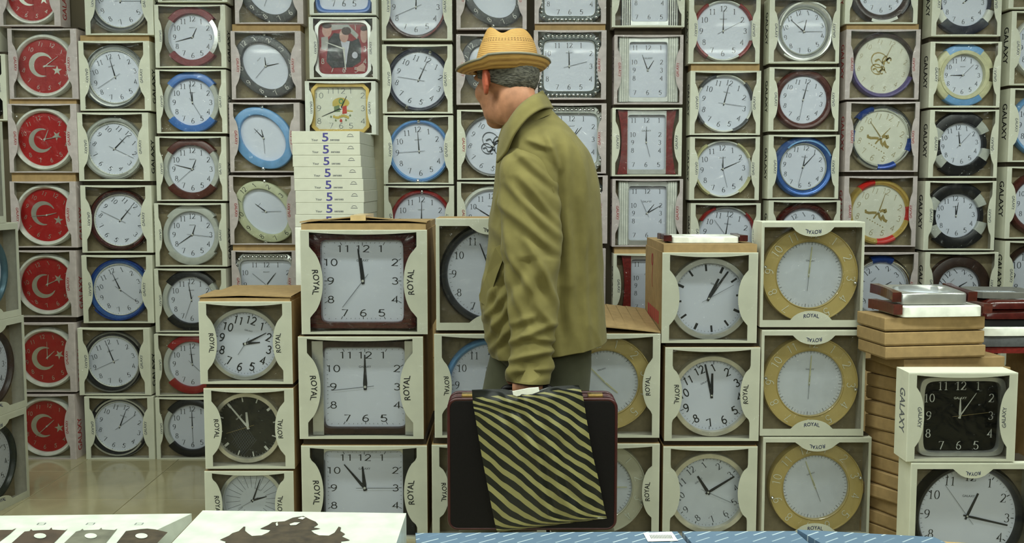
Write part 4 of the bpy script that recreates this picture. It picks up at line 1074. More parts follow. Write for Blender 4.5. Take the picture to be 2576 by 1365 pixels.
# ------------------------------------------------------------------ table with goods in the foreground
tb = empty('display_table', (0, 1.40, 0)); tag(tb, 'low display table in the foreground under white and blue boxes', 'table')
mat('table_grey', (120, 116, 104), .5)
bevel_box('table_top', 2.5, .72, .03, 'table_grey', tb, (0, 0, .57), bev=.004)
for sx in (-1, 1):
    for sy in (-1, 1): bevel_box('leg', .05, .05, .57, 'table_grey', tb, (sx * 1.18, sy * .31, 0))
mat('print_brown', (62, 52, 38), .5, var=.25, scale=60); mat('print_mid', (104, 104, 90), .5, var=.15); mat('print_dk', (70, 56, 44), .5, var=.2)
mat('gloss_white', (206, 213, 200), .3)
def slab(name, corners, z0, z1, m, label, cat, group=None, side_m=None):
    """flat box from its four top corners (plan view)"""
    c = sum(corners, Vector((0, 0, 0))) / 4
    root = empty(name, (c.x, c.y, z0)); tag(root, label, cat, group)
    mb = MB(); P = [(q.x - c.x, q.y - c.y) for q in corners]; h = z1 - z0
    mb.poly([(x, y, h) for x, y in P], 0); mb.poly([(x, y, 0) for x, y in P][::-1], 1)
    for i in range(4):
        j = (i + 1) % 4
        mb.quad((P[i][0], P[i][1], 0), (P[j][0], P[j][1], 0), (P[j][0], P[j][1], h), (P[i][0], P[i][1], h), 1)
    mb.build('carton', [m, side_m or m], root)
    return root
def print_on(root, pts, z, m, name, lift=.0008):
    P = [on(x, y, z) for x, y in pts]
    mb = MB(); mb.poly([(p.x - root.location.x, p.y - root.location.y, z + lift - root.location.z) for p in P])
    me = mesh(name, mb.v, mb.f, m)
    bm = bmesh.new(); bm.from_mesh(me); bmesh.ops.triangulate(bm, faces=list(bm.faces))
    bm.normal_update()
    if sum(f.normal.z for f in bm.faces) < 0: bmesh.ops.reverse_faces(bm, faces=list(bm.faces))
    bm.to_mesh(me); bm.free()
    return link(name, me, root)
ZW = .70
b0, b1 = on(510, 1283, ZW), on(1022, 1290, ZW)
ln = Vector(((b0.x - on(432, 1365, ZW).x), (b0.y - on(432, 1365, ZW).y), 0)).normalized()
wb = slab('clock_carton', [b0 - ln * .38, b1 - ln * .38, b1, b0], ZW - .09, ZW, 'gloss_white', 'white box printed with a carved wooden clock on the table', 'box', side_m='gloss_white')
K = 2.43
sil = [(1345, 505), (1400, 480), (1420, 465), (1460, 452), (1490, 425), (1500, 425), (1498, 450), (1515, 465), (1540, 482), (1600, 478), (1640, 460), (1655, 445), (1590, 438), (1640, 415), (1665, 398), (1740, 392), (1790, 370), (1855, 360), (1890, 378), (1930, 395),
       (1945, 412), (1915, 430), (1960, 437), (1900, 447), (1920, 465), (1950, 478), (2010, 480), (2045, 462), (2070, 425), (2085, 430), (2080, 452), (2110, 470), (2090, 485), (2140, 508), (2085, 515), (2100, 660), (1330, 660), (1380, 515)]
print_on(wb, [(x / K, 1150 + y / K) for x, y in sil], ZW, 'print_brown', 'carved_clock_print')
for hole in ([(1685, 410), (1695, 400), (1700, 420), (1690, 424)], [(1770, 412), (1800, 402), (1835, 402), (1810, 418), (1775, 420)], [(1820, 378), (1845, 368), (1868, 372), (1850, 384)]):
    print_on(wb, [(x / K, 1150 + y / K) for x, y in hole], ZW, 'gloss_white', 'highlight_print', .0016)
# brown edge strip of the box beside it
mb = MB()
e0 = b0 - Vector((.006, 0, 0)); pl = e0 - ln * .38
rt = wb.location
for a, b in (((e0.x - rt.x, e0.y - rt.y), (pl.x - rt.x, pl.y - rt.y)),):
    mb.quad((a[0], a[1], .075), (b[0], b[1], .075), (b[0] + .0055, b[1], .0905), (a[0] + .0055, a[1], .0905))
mb.build('brown_edge', 'kraft', wb)
ZL = .675
c0, c1 = on(-60, 1297, ZL), on(482, 1291, ZL)
ln2 = Vector((.35, .94, 0)).normalized()
lb = slab('clock_carton', [c0 - ln2 * .36, c1 - ln2 * .36, c1, c0], ZL - .07, ZL, 'gloss_white', 'white box printed with a row of clocks at the lower left', 'box')
for k, (q, m) in enumerate([([(150, 455), (180, 452), (190, 440), (200, 449), (300, 444), (315, 430), (320, 443), (400, 447), (415, 437), (325, 530), (200, 640), (-40, 640), (75, 522)], 'print_dk'),
                            ([(465, 455), (490, 449), (505, 438), (512, 447), (605, 443), (620, 431), (625, 442), (700, 446), (718, 437), (650, 522), (560, 640), (300, 640), (395, 522)], 'print_mid'),
                            ([(770, 452), (860, 440), (900, 437), (950, 442), (1025, 460), (965, 522), (880, 640), (630, 640), (715, 522)], 'print_brown'), ([(-80, 450), (10, 445), (75, 445), (100, 434), (60, 470), (-60, 560), (-160, 560)], 'print_dk')]):
    print_on(lb, [(x / K, 1150 + y / K) for x, y in q], ZL, m, 'clock_print')
for cx in (245, 555, 865):
    print_on(lb, [((cx + 38 * cos(a)) / K, 1150 + (484 + 16 * sin(a)) / K) for a in [i * pi / 8 for i in range(16)]], ZL, 'gloss_white', 'clock_face_print', .0016)
for cx in (248, 548, 845):
    mb = MB()
    q = [(cx - 25, 412), (cx - 12, 402), (cx + 30, 402), (cx + 18, 412), (cx - 25, 412)]
    P = [on(x / K, 1150 + y / K, ZL) for x, y in q]
    for i in range(4):
        d = Vector((0, .0012, 0)); p0, p1 = P[i] - lb.location, P[i + 1] - lb.location
        e = Vector((.0012, .0008, 0))
        mb.quad(*[(v.x, v.y, ZL + .0008 - lb.location.z) for v in (p0, p1, p1 + e, p0 + e)])
    mb.build('icon_print', 'ink_grey', lb)
# blue printed boxes
bm_ = bpy.data.materials.new('blue_print'); bm_.use_nodes = True; nt = bm_.node_tree
MATS['blue_print'] = bm_
pb = nt.nodes['Principled BSDF']; pb.inputs['Roughness'].default_value = .3
tc = nt.nodes.new('ShaderNodeTexCoord'); mp = nt.nodes.new('ShaderNodeMapping'); mp.inputs['Rotation'].default_value = (0, 0, radians(-38)); mp.inputs['Scale'].default_value = (22, 22, 22)
bk = nt.nodes.new('ShaderNodeTexBrick'); bk.inputs['Scale'].default_value = 1; bk.inputs['Mortar Size'].default_value = .19; bk.inputs['Brick Width'].default_value = 1.1; bk.inputs['Row Height'].default_value = .42; bk.inputs['Mortar Smooth'].default_value = .1
bk.inputs['Color1'].default_value = lin((196, 210, 216)) + (1,); bk.inputs['Color2'].default_value = lin((98, 124, 146)) + (1,); bk.inputs['Mortar'].default_value = lin((90, 114, 138)) + (1,)
nt.links.new(tc.outputs['Object'], mp.inputs[0]); nt.links.new(mp.outputs[0], bk.inputs['Vector']); nt.links.new(bk.outputs[0], pb.inputs['Base Color'])
ZB = .655
def blue(x0, x1, y0, y1, z, label, sk, drop=0.0):
    p0, p1 = on(x0, y0, z), on(x1, y1, z); l3 = Vector((sk, -1, 0)).normalized() * .4
    return slab('blue_carton', [p0 + l3, p1 + l3, p1, p0], z - .054, z, 'blue_print', label, 'box', 'blue printed boxes on the table')
blue(1045, 1704, 1340, 1336, ZB, 'blue patterned box with a white barcode label', .12)
blue(1716, 2000, 1336, 1335, ZB, 'blue patterned box right of the barcode label', .12)
blue(2006, 2350, 1331, 1350, ZB + .004, 'blue patterned box at the right end of the table', .3)
bb = [o for o in bpy.data.objects if o.get('label') == 'blue patterned box with a white barcode label'][0]
print_on(bb, [(1618, 1341), (1690, 1338), (1706, 1361), (1630, 1363)], ZB, 'white_card', 'price_label', .0012)
for k in range(14):
    x = 1634 + k * 4
    print_on(bb, [(x, 1347), (x + 1.5, 1347), (x + 6, 1356), (x + 4.2, 1356)], ZB, 'ink_grey', 'barcode_print', .002)
o = bevel_box('small_carton', .10, .08, .02, 'kraft', None, tuple(on(2412, 1362, .621) - Vector((0, .04, .02))), rot=(0, 0, -.2)); tag(o, 'small brown box corner at the lower right of the table', 'box')

# ------------------------------------------------------------------ the man: coordinates from the photo at his distance
from mathutils import noise as mnoise
YM = 3.10
def wool(name, rgb, rough=.9, sheen=.08, weave=900):
    m = mat(name, rgb, rough, var=.05, scale=25, spec=.2)
    nt = m.node_tree; b = nt.nodes['Principled BSDF']; b.inputs['Sheen Weight'].default_value = sheen
    tc = nt.nodes.new('ShaderNodeTexCoord'); n = nt.nodes.new('ShaderNodeTexNoise'); n.inputs['Scale'].default_value = weave
    bp = nt.nodes.new('ShaderNodeBump'); bp.inputs['Strength'].default_value = .25; bp.inputs['Distance'].default_value = .001
    nt.links.new(tc.outputs['Object'], n.inputs['Vector']); nt.links.new(n.outputs['Fac'], bp.inputs['Height']); nt.links.new(bp.outputs['Normal'], b.inputs['Normal'])
    return m
wool('jacket_cotton', (114, 106, 62)); wool('trouser_cloth', (74, 75, 58)); mat('shoe_leather', (34, 26, 22), .35)
mat('skin', (172, 122, 94), .5, var=.10, scale=35, spec=.35)
mat('hair_grey', (84, 82, 74), .8, var=.42, scale=90, bump=.8, stretch=(1, 1, 3))
mat('eye_white', (225, 220, 210), .2)
mat('binding', (112, 108, 92), .6)
def loft(rings, closed_ends=(True, True)):
    """rings: lists of equally many points; returns verts, faces"""
    vs_ = []; fs = []; n = len(rings[0])
    for r in rings: vs_ += r
    for i in range(len(rings) - 1):
        for j in range(n):
            k = (j + 1) % n
            fs.append((i * n + j, i * n + k, (i + 1) * n + k, (i + 1) * n + j))
    if closed_ends[0]: fs.append(tuple(range(n))[::-1])
    if closed_ends[1]: fs.append(tuple((len(rings) - 1) * n + j for j in range(n)))
    return vs_, fs
def interp(rows, m):
    """smooth (Catmull-Rom) resample of tuples"""
    out = []; n = len(rows)
    for i in range(n - 1):
        p0, p1, p2, p3 = rows[max(i - 1, 0)], rows[i], rows[i + 1], rows[min(i + 2, n - 1)]
        for k in range(m):
            t = k / m
            out.append(tuple(.5 * (2 * b + (c - a) * t + (2 * a - 5 * b + 4 * c - d) * t * t + (3 * b - a - 3 * c + d) * t ** 3) for a, b, c, d in zip(p0, p1, p2, p3)))
    out.append(tuple(rows[-1]))
    return out
def tube_rings(pts, rads, n=20, m=6, ratio=1.0):
    """rings about a path; rads = half widths across; ratio = depth/width"""
    P = interp([tuple(p) + (r,) for p, r in zip(pts, rads)], m)
    rings = []
    for i, p in enumerate(P):
        a = Vector(P[max(i - 1, 0)][:3]); b = Vector(P[min(i + 1, len(P) - 1)][:3]); t = (b - a).normalized()
        u = t.cross(Vector((0, 1, 0)));
        if u.length < .1: u = t.cross(Vector((1, 0, 0)))
        u.normalize(); v = u.cross(t).normalized()
        rings.append([Vector(p[:3]) + u * (p[3] * cos(2 * pi * j / n)) + v * (p[3] * ratio * sin(2 * pi * j / n)) for j in range(n)])
    return rings
def ellipsoid(c, rx, ry, rz, M=None, n=20, m=12):
    rings = []
    for i in range(m + 1):
        th = -pi / 2 + pi * (i + .02) / (m + .04)
        r = []
        for j in range(n):
            a = 2 * pi * j / n
            p = Vector((rx * cos(th) * cos(a), ry * cos(th) * sin(a), rz * sin(th)))
            r.append((M @ p if M else p) + c)
        rings.append(r)
    return loft(rings)
class Union:
    def __init__(s): s.v = []; s.f = []
    def add(s, vf):
        n = len(s.v); s.v += [tuple(v) for v in vf[0]]; s.f += [tuple(n + i for i in f) for f in vf[1]]
def remeshed(name, U, vox, m, smooth_it=3, origin=Vector((0, 0, 0))):
    me = mesh(name, [Vector(v) - origin for v in U.v], U.f, m)
    bm = bmesh.new(); bm.from_mesh(me); bmesh.ops.recalc_face_normals(bm, faces=list(bm.faces)); bm.to_mesh(me); bm.free()
    o = link(name, me)
    r = o.modifiers.new('r', 'REMESH'); r.mode = 'VOXEL'; r.voxel_size = vox; r.use_smooth_shade = True
    s = o.modifiers.new('s', 'SMOOTH'); s.iterations = smooth_it; s.factor = .5
    dg = bpy.context.evaluated_depsgraph_get(); dg.update()
    new = bpy.data.meshes.new_from_object(o.evaluated_get(dg))
    o.modifiers.clear(); o.data = new
    if not new.materials: new.materials.append(MATS[m])
    return o

# body -----------------------------------------------------------------
PB = Vector((at(1350, 1400, YM).x, YM, 0))           # point on the floor under him
B = Union()
phi = radians(53); fw = Vector((-cos(phi), sin(phi), 0)); lf = Vector((-sin(phi), -cos(phi), 0)); up = Vector((0, 0, 1))
tilt = radians(9)
fw2 = (fw * cos(tilt) - up * sin(tilt)).normalized(); up2 = (up * cos(tilt) + fw * sin(tilt)).normalized()
HM = Matrix((fw2, lf, up2)).transposed()
HC = at(1274, 186, YM)
def hp(a, b, c): return HC + HM @ Vector((a, b, c))
for c, r in [((0, 0, .0), (.098, .078, .084)), ((-.02, 0, -.01), (.086, .079, .075)), ((.040, 0, -.06), (.064, .064, .085)), ((.066, 0, -.125), (.032, .036, .026)), ((.03, .03, -.105), (.05, .03, .036)), ((.03, -.03, -.105), (.05, .03, .036)),
             ((.062, .04, -.045), (.032, .03, .034)), ((.062, -.04, -.045), (.032, .03, .034)), ((.092, 0, .008), (.02, .055, .016)), ((.104, 0, -.028), (.016, .012, .034)), ((.114, 0, -.048), (.018, .016, .014)), ((.096, 0, -.086), (.012, .026, .007)),
             ((.094, 0, -.097), (.011, .023, .007)), ((.0, .02, -.10), (.05, .042, .055)), ((.0, -.02, -.10), (.05, .042, .055))]:
    B.add(ellipsoid(hp(*c), *r, M=HM))
ES = Matrix.Rotation(radians(14), 3, 'Z')
for sgn in (1, -1):
    EM = HM @ Matrix.Rotation(radians(24 * -sgn), 3, 'Z')
    es_ = 1 if sgn > 0 else .80
    B.add(ellipsoid(hp(-.012, .088 * sgn * es_, -.028), .028, .009, .041, M=EM)); B.add(ellipsoid(hp(-.004, .084 * sgn * es_, -.058), .012, .008, .013, M=EM))
    B.add(ellipsoid(hp(-.024, .092 * sgn * es_, -.018), .010, .008, .034, M=EM))
nb = at(1335, 300, YM)
B.add(loft(tube_rings([hp(-.03, 0, -.03), hp(-.035, 0, -.09), (hp(-.03, 0, -.13) + nb) / 2, nb, at(1365, 350, YM)], [.055, .060, .060, .058, .05], 24)))
# trunk
B.add(loft(tube_rings([at(1350, 325, YM), at(1365, 370, YM), at(1375, 480, YM), at(1372, 600, YM), at(1366, 720, YM), at(1362, 840, YM), at(1362, 910, YM)], [.04, .08, .105, .105, .105, .105, .09], 28, 6, 1.2)))
hipL, hipR = at(1402, 880, YM - .045), at(1318, 880, YM + .06)
kneeL, kneeR = at(1395, 1190, YM - .05), at(1255, 1180, YM + .09)
anL, anR = at(1475, 1425, YM - .05), at(1208, 1440, YM + .09)
anL.z = .16; anR.z = .075
for h, k, a in ((hipL, kneeL, anL), (hipR, kneeR, anR)):
    B.add(loft(tube_rings([h + Vector((0, 0, .04)), (h + k) / 2, k, (k * .6 + a * .4) + Vector((.015, 0, 0)), a], [.088, .074, .054, .050, .036], 20)))
footdir = Vector((-1, .1, 0)).normalized()
for a, drop in ((anL, .10), (anR, .02)):
    B.add(loft(tube_rings([a + Vector((.02, 0, -.01)), a + footdir * .06 + Vector((0, 0, -drop * .45 - .02)), a + footdir * .15 + Vector((0, 0, -drop - .012 - .0))], [.036, .036, .03], 16)))
# arms
sh = at(1326, 398, 2.945); elb = at(1336, 660, 2.90); wr = at(1331, 905, 2.862)
shR = at(1340, 398, 2 * YM - 2.945); elbR = at(1350, 660, 3.27); wrR = at(1300, 800, 3.24)
HANDY = 2.858
pm = at(1327, 938, HANDY)
def arm(a, b, c, pc):
    B.add(loft(tube_rings([a + Vector((.01, (YM - a.y) * .5, -.01)), a, (a + b) / 2, b, (b + c) / 2, c, pc], [.04, .036, .036, .034, .032, .026, .028], 18)))
arm(sh, elb, wr, pm)
def fist(pm, flip):
    B.add(ellipsoid(pm + Vector((0, 0, -.012)), .044, .017, .040))
    for i in range(4):
        x = -.034 + .0225 * i; L = (.94, 1.0, .97, .82)[i]; q = flip
        pts = [pm + Vector((x * .9, -.010 * q, -.010)), pm + Vector((x, -.021 * q, -.032)), pm + Vector((x, -.019 * q, -.050 * L)), pm + Vector((x, -.002 * q, -.061 * L)), pm + Vector((x, .015 * q, -.052 * L)), pm + Vector((x, .017 * q, -.036))]
        B.add(loft(tube_rings(pts, [.0098, .0102, .0095, .0090, .0085, .0072], 12, 4)))
    pts = [pm + Vector((-.034, 0, .014)), pm + Vector((-.052, .006 * flip, -.008)), pm + Vector((-.047, .016 * flip, -.028)), pm + Vector((-.026, .023 * flip, -.042))]
    B.add(loft(tube_rings(pts, [.013, .0115, .0105, .008], 12, 4)))
fist(pm, 1)
pmR = wrR + Vector((-.02, 0, -.05)); arm(shR, elbR, wrR, pmR); fist(pmR, -1)
man = remeshed('person', B, .005, 'skin', 7, PB)
man.location = PB
mat('skin_red', (188, 98, 74), .5, var=.12, scale=60, spec=.35)
man.data.materials.append(MATS['skin_red'])
_ear = [hp(-.016, .09 * q, -.026) - PB for q in (1, -1)]
for _p in man.data.polygons:
    if min((_p.center - e).length for e in _ear) < .040 and abs((HM.transposed() @ (_p.center + PB - HC)).y) > .080: _p.material_index = 1
tag(man, 'old man in straw hat and olive jacket walking left with bags', 'person')
def sub(name, V, Fc, m, parent, smooth=True):
    """part given in world coordinates under a parent that is not rotated"""
    w = Vector((0, 0, 0)); q = parent
    while q: w += q.location; q = q.parent
    o = link(name, mesh(name, [Vector(v) - w for v in V], Fc, m, smooth), parent)
    return o
for sgn in (1, -1): sub('eye', *ellipsoid(hp(.083, .033 * sgn, -.022), .012, .012, .010, n=12, m=8), 'eye_white', man)

# hair: shell round the back of the head -------------------------------------
rings = []
n = 64
for i in range(15):
    r = []
    for j in range(n):
        az = radians(-110 + 220 * j / (n - 1)) + pi          # 0 = forward
        d = abs(2 * j / (n - 1) - 1)                          # 1 near the temples
        e0 = radians(-40 + 32 * max(0, d - .35) / .65); e1 = radians(8)
        el = e0 + (e1 - e0) * i / 14
        k = 1.045 + .018 * mnoise.noise(Vector((j * .45, i * .9, 0))) + (.02 * mnoise.noise(Vector((j * 1.7, i * .3, 5)))) - (.05 if i == 0 else 0)
        r.append(hp(.104 * k * cos(el) * cos(az) - .004, .084 * k * cos(el) * sin(az), .004 + .104 * k * sin(el)))
    rings.append(r)
V = [p for r in rings for p in r]; Fc = [(i * n + j, i * n + j + 1, (i + 1) * n + j + 1, (i + 1) * n + j) for i in range(14) for j in range(n - 1)]
sub('hair', V, Fc, 'hair_grey', man)

# hat ---------------------------------------------------------------------------
straw = bpy.data.materials.new('straw'); straw.use_nodes = True; nt = straw.node_tree; MATS['straw'] = straw
pb = nt.nodes['Principled BSDF']; pb.inputs['Roughness'].default_value = .65
uvn = nt.nodes.new('ShaderNodeUVMap'); sx = nt.nodes.new('ShaderNodeSeparateXYZ')
nt.links.new(uvn.outputs[0], sx.inputs[0])
def mth(op, a, b=None, c=None):
    q = nt.nodes.new('ShaderNodeMath'); q.operation = op
    for i, x in enumerate((a, b, c)):
        if x is None: continue
        if isinstance(x, (int, float)): q.inputs[i].default_value = x
        else: nt.links.new(x, q.inputs[i])
    return q.outputs[0]
wv = mth('SINE', mth('MULTIPLY', sx.outputs['Y'], 2 * pi * 26))
ns = nt.nodes.new('ShaderNodeTexNoise'); ns.inputs['Scale'].default_value = 60; ns.inputs['Detail'].default_value = 3
mpn = nt.nodes.new('ShaderNodeMapping'); mpn.inputs['Scale'].default_value = (.5, 8, 1); nt.links.new(uvn.outputs[0], mpn.inputs[0]); nt.links.new(mpn.outputs[0], ns.inputs[0])
holes = mth('MULTIPLY', mth('GREATER_THAN', mth('SINE', mth('MULTIPLY', sx.outputs['X'], 2 * pi * 52)), .1), mth('LESS_THAN', mth('ABSOLUTE', mth('SUBTRACT', mth('ABSOLUTE', mth('SUBTRACT', sx.outputs['Y'], .53)), .022)), .011))
f = mth('ADD', mth('MULTIPLY', wv, .22), ns.outputs['Fac'])
rp = nt.nodes.new('ShaderNodeValToRGB'); rp.color_ramp.elements[0].position = .25; rp.color_ramp.elements[1].position = .75
rp.color_ramp.elements[0].color = lin((150, 110, 54)) + (1,); rp.color_ramp.elements[1].color = lin((206, 164, 94)) + (1,)
nt.links.new(f, rp.inputs[0])
mx = nt.nodes.new('ShaderNodeMix'); mx.data_type = 'RGBA'; nt.links.new(mth('MULTIPLY', holes, .75), mx.inputs[0]); nt.links.new(rp.outputs[0], mx.inputs[6]); mx.inputs[7].default_value = lin((90, 66, 34)) + (1,)
nt.links.new(mx.outputs[2], pb.inputs['Base Color'])
bp = nt.nodes.new('ShaderNodeBump'); bp.inputs['Strength'].default_value = .5; bp.inputs['Distance'].default_value = .002
nt.links.new(f, bp.inputs['Height']); nt.links.new(bp.outputs['Normal'], pb.inputs['Normal'])
def uvmesh(name, V, Fc, UV, m, smooth=True):
    me = mesh(name, V, Fc, m, smooth); l = me.uv_layers.new(name='UVMap')
    for p in me.polygons:
        for li in p.loop_indices: l.data[li].uv = UV[me.loops[li].vertex_index]
    return me
hat_rows = [(1193, 1354, 178), (1196, 1354, 160), (1199, 1353, 145), (1203, 1351, 130), (1208, 1347, 115), (1213, 1342, 102), (1218, 1335, 90), (1224, 1326, 80), (1234, 1313, 73), (1252, 1293, 70)]
hr = interp([(a, b, c) for a, b, c in hat_rows], 4)
V = []; UV = []; n = 72
hatY = YM
for i, (L, R, y) in enumerate(hr):
    a, b = at(L, y, hatY), at(R, y, hatY); c = (a + b) / 2; rx = (b.x - a.x) / 2
    ry = rx * (1.0 - .25 * i / len(hr))
    for j in range(n + 1):
        t = 2 * pi * j / n; x = rx * cos(t); yy = ry * sin(t); z = c.z
        hgt = i / (len(hr) - 1)
        if hgt > .5:                                        # teardrop pinch: dent along the crown, two side dimples in front
            k = (hgt - .5) / .5
            z += k * (.013 * math.exp(-((x + .046) / .018) ** 2) - .018 * math.exp(-((x + .012) / .020) ** 2) + .004 * math.exp(-((x - .035) / .03) ** 2))
            if hgt > .8: z -= .022 * (hgt - .8) / .2 * math.exp(-((x + .01) / .05) ** 2)
            if x < 0: yy *= 1 - .35 * k * math.exp(-((x + .05) / .03) ** 2)
        V.append((c.x + x, c.y + yy, z)); UV.append((j / n, hgt))
m_ = n + 1
Fc = [(i * m_ + j, i * m_ + j + 1, (i + 1) * m_ + j + 1, (i + 1) * m_ + j) for i in range(len(hr) - 1) for j in range(n)]
V.append((V[-1][0] - .02, hatY, V[-1][2] - .012)); UV.append((.5, 1.0)); top = len(V) - 1; base = (len(hr) - 1) * m_
Fc += [(base + j, base + j + 1, top) for j in range(n)]
hb = at(1273, 178, hatY)
hatE = empty('straw_hat', (hb.x - PB.x, hb.y - PB.y, hb.z)); hatE.parent = man
hatE['label'] = 'tan woven straw hat with turned up brim'
off = lambda P: [Vector(p) - hb for p in P]
link('crown', uvmesh('crown', off(V), Fc, UV, 'straw'), hatE)
V = []; UV = []; k_ = 12; rimp = []
a, b = at(1193, 178, hatY), at(1354, 178, hatY); rx0 = (b.x - a.x) / 2; cx0 = (a.x + b.x) / 2
lo_, ro_ = at(1149, 165, hatY).x - cx0, at(1383, 150, hatY).x - cx0
for i in range(k_ + 1):
    t = i / k_
    for j in range(n + 1):
        q = 2 * pi * j / n; cx_, sy_ = cos(q), sin(q)
        ox = (ro_ if cx_ > 0 else -lo_) * cx_; oy = .128 * sy_
        x = rx0 * cx_ * (1 - t) + ox * t; y = rx0 * sy_ * (1 - t) + oy * t
        rise = .036 * (.5 + .5 * abs(sy_)) if cx_ > -.35 else .036 * (.30 + .62 * abs(sy_) ** 1.5)
        rise += .006 * cx_
        z = rise * t ** 1.7 - .006 * sin(pi * t) * (1 if cx_ < .3 else .3) - .004 * t * (cx_ < -.5)
        V.append((cx0 + x, hatY + y, hb.z + z)); UV.append((j / n, .1 + .16 * t))
        if i == k_: rimp.append(Vector(V[-1]))
Fc = [(i * m_ + j, (i + 1) * m_ + j, (i + 1) * m_ + j + 1, i * m_ + j + 1) for i in range(k_) for j in range(n)]
br = link('brim', uvmesh('brim', off(V), Fc, UV, 'straw'), hatE)
sol = br.modifiers.new('thickness', 'SOLIDIFY'); sol.thickness = .003
rings = []
for j in range(n):
    tg = (rimp[(j + 1) % n] - rimp[j - 1]).normalized(); u = tg.cross(up).normalized(); v = u.cross(tg)
    rings.append([rimp[j] + u * (.0042 * cos(2 * pi * k / 8)) + v * (.0042 * sin(2 * pi * k / 8)) for k in range(8)])
rings.append(rings[0])
vv, ff = loft(rings, (False, False)); link('brim_binding', mesh('brim_binding', off(vv), ff, 'binding', True), hatE)

# clothes -----------------------------------------------------------------------
def folds(p, amp, sc_, diag, seed=0.0):
    q = Vector((p.x * sc_ + p.z * sc_ * diag, p.y * sc_ * .8, p.z * sc_ * .35 - p.x * sc_ * diag * .3 + seed))
    r1 = 1 - 2.2 * abs(mnoise.noise(q)); r2 = 1 - 2.2 * abs(mnoise.noise(q * 2.1 + Vector((3, 1, 7))))
    return amp * (.8 * r1 * abs(r1) + .35 * r2)
# folds read off the photo: (x0, y0, x1, y1, half width px, height m)
FOLD_S = [(1307, 388, 1398, 472, 9, .008), (1314, 450, 1399, 560, 9, .010), (1285, 470, 1396, 590, 10, .009), (1268, 520, 1392, 630, 10, .008), (1330, 610, 1400, 765, 10, .010), (1282, 640, 1345, 745, 9, .008), (1290, 720, 1330, 830, 9, .006),
          (1345, 760, 1392, 830, 9, .008), (1285, 862, 1388, 815, 8, .010), (1290, 815, 1345, 795, 8, .008), (1287, 905, 1391, 880, 8, .011), (1300, 935, 1380, 925, 8, .006), (1320, 845, 1395, 858, 7, .008), (1268, 560, 1300, 680, 9, .007)]
FOLD_T = [(1369, 326, 1404, 420, 8, .010), (1330, 350, 1380, 372, 8, .007), (1425, 400, 1436, 830, 13, .009), (1462, 430, 1474, 835, 13, .008), (1492, 520, 1500, 820, 10, .006), (1408, 420, 1412, 800, 10, -.012), (1222, 800, 1272, 735, 8, .010), (1228, 850, 1280, 770, 8, .010), (1236, 882, 1285, 825, 7, .008), (1225, 770, 1265, 690, 7, .009), (1240, 560, 1262, 470, 8, .007)]
def fold_at(p, L):
    if p.y > YM + .02: return 0.0
    x, y = proj(p); d = 0.0
    for x0, y0, x1, y1, w, h in L:
        dx, dy = x1 - x0, y1 - y0; l = hypot(dx, dy); t = ((x - x0) * dx + (y - y0) * dy) / (l * l)
        if t < -.15 or t > 1.15: continue
        u = ((x - x0) * dy - (y - y0) * dx) / l
        if abs(u) > 5 * w: continue
        e = max(0, sin(pi * min(1, max(0, (t + .15) / 1.3)))) ** .6
        d += h * e * (math.exp(-(u / w) ** 2) - .7 * math.exp(-((u + 1.7 * w) / (1.1 * w)) ** 2))
    return d
jk = empty('jacket', (0, 0, .75)); jk.parent = man; jk['label'] = 'olive cotton jacket with folded collar'
torso = [(1322, 252, 1382, 268, .055), (1290, 282, 1402, 292, .115), (1268, 312, 1428, 318, .16), (1256, 348, 1455, 350, .190), (1248, 400, 1484, 392, .20), (1243, 470, 1503, 465, .20), (1234, 560, 1511, 555, .195), (1224, 650, 1513, 645, .185), (1212, 720, 1515, 715, .18),
         (1208, 755, 1517, 745, .18), (1214, 795, 1519, 780, .18), (1223, 845, 1521, 815, .18), (1237, 893, 1523, 853, .18)]
rows = interp(torso, 14); n = 150; rings = []
for i, (lx, ly, rx, ry, dp) in enumerate(rows):
    a, b = at(lx, ly, YM), at(rx, ry, YM); c = (a + b) / 2; h = (b - a) / 2
    r = []
    for j in range(n):
        t = 2 * pi * j / n; ct, st = cos(t), sin(t); e = 2 / 2.3
        x = math.copysign(abs(ct) ** e, ct); y = math.copysign(abs(st) ** e, st)
        p = c + h * x + Vector((0, dp * y, 0))
        p.z -= .035 * abs(y) ** 2 * max(0, 1 - i / 63)              # shoulders slope
        nn = Vector((x, y * 1.2, 0)).normalized()
        f = min(1, i / 49)
        d_ = folds(p, .011, 8, .25) * f * (1 - .6 * abs(ct) ** 4)
        # long vertical drape folds on the back, dragging folds toward the hem at the front
        d_ += .006 * f * sin(26 * (p.x - PB.x) + 3.0 * (p.z - 1)) * max(0, ct) * (1 - abs(ct) ** 6) * (.4 + .6 * i / len(rows))
        d_ += .007 * f * sin(70 * (p.z + .8 * (p.x - PB.x))) * max(0, -ct) * (1 if i > 84 else .3) * (1 - abs(ct) ** 8)
        d_ += fold_at(p, FOLD_T) * f
        r.append(p + nn * d_)
    rings.append(r)
# turn the hem inward
last = rings[-1]; cc = sum(last, Vector((0, 0, 0))) / n
rings.append([cc + (p - cc) * .985 + Vector((0, 0, -.001)) for p in last]); rings.append([cc + (p - cc) * .95 + Vector((0, 0, .05)) for p in last])
sub('jacket_body', *loft(rings, (True, False)), 'jacket_cotton', jk)
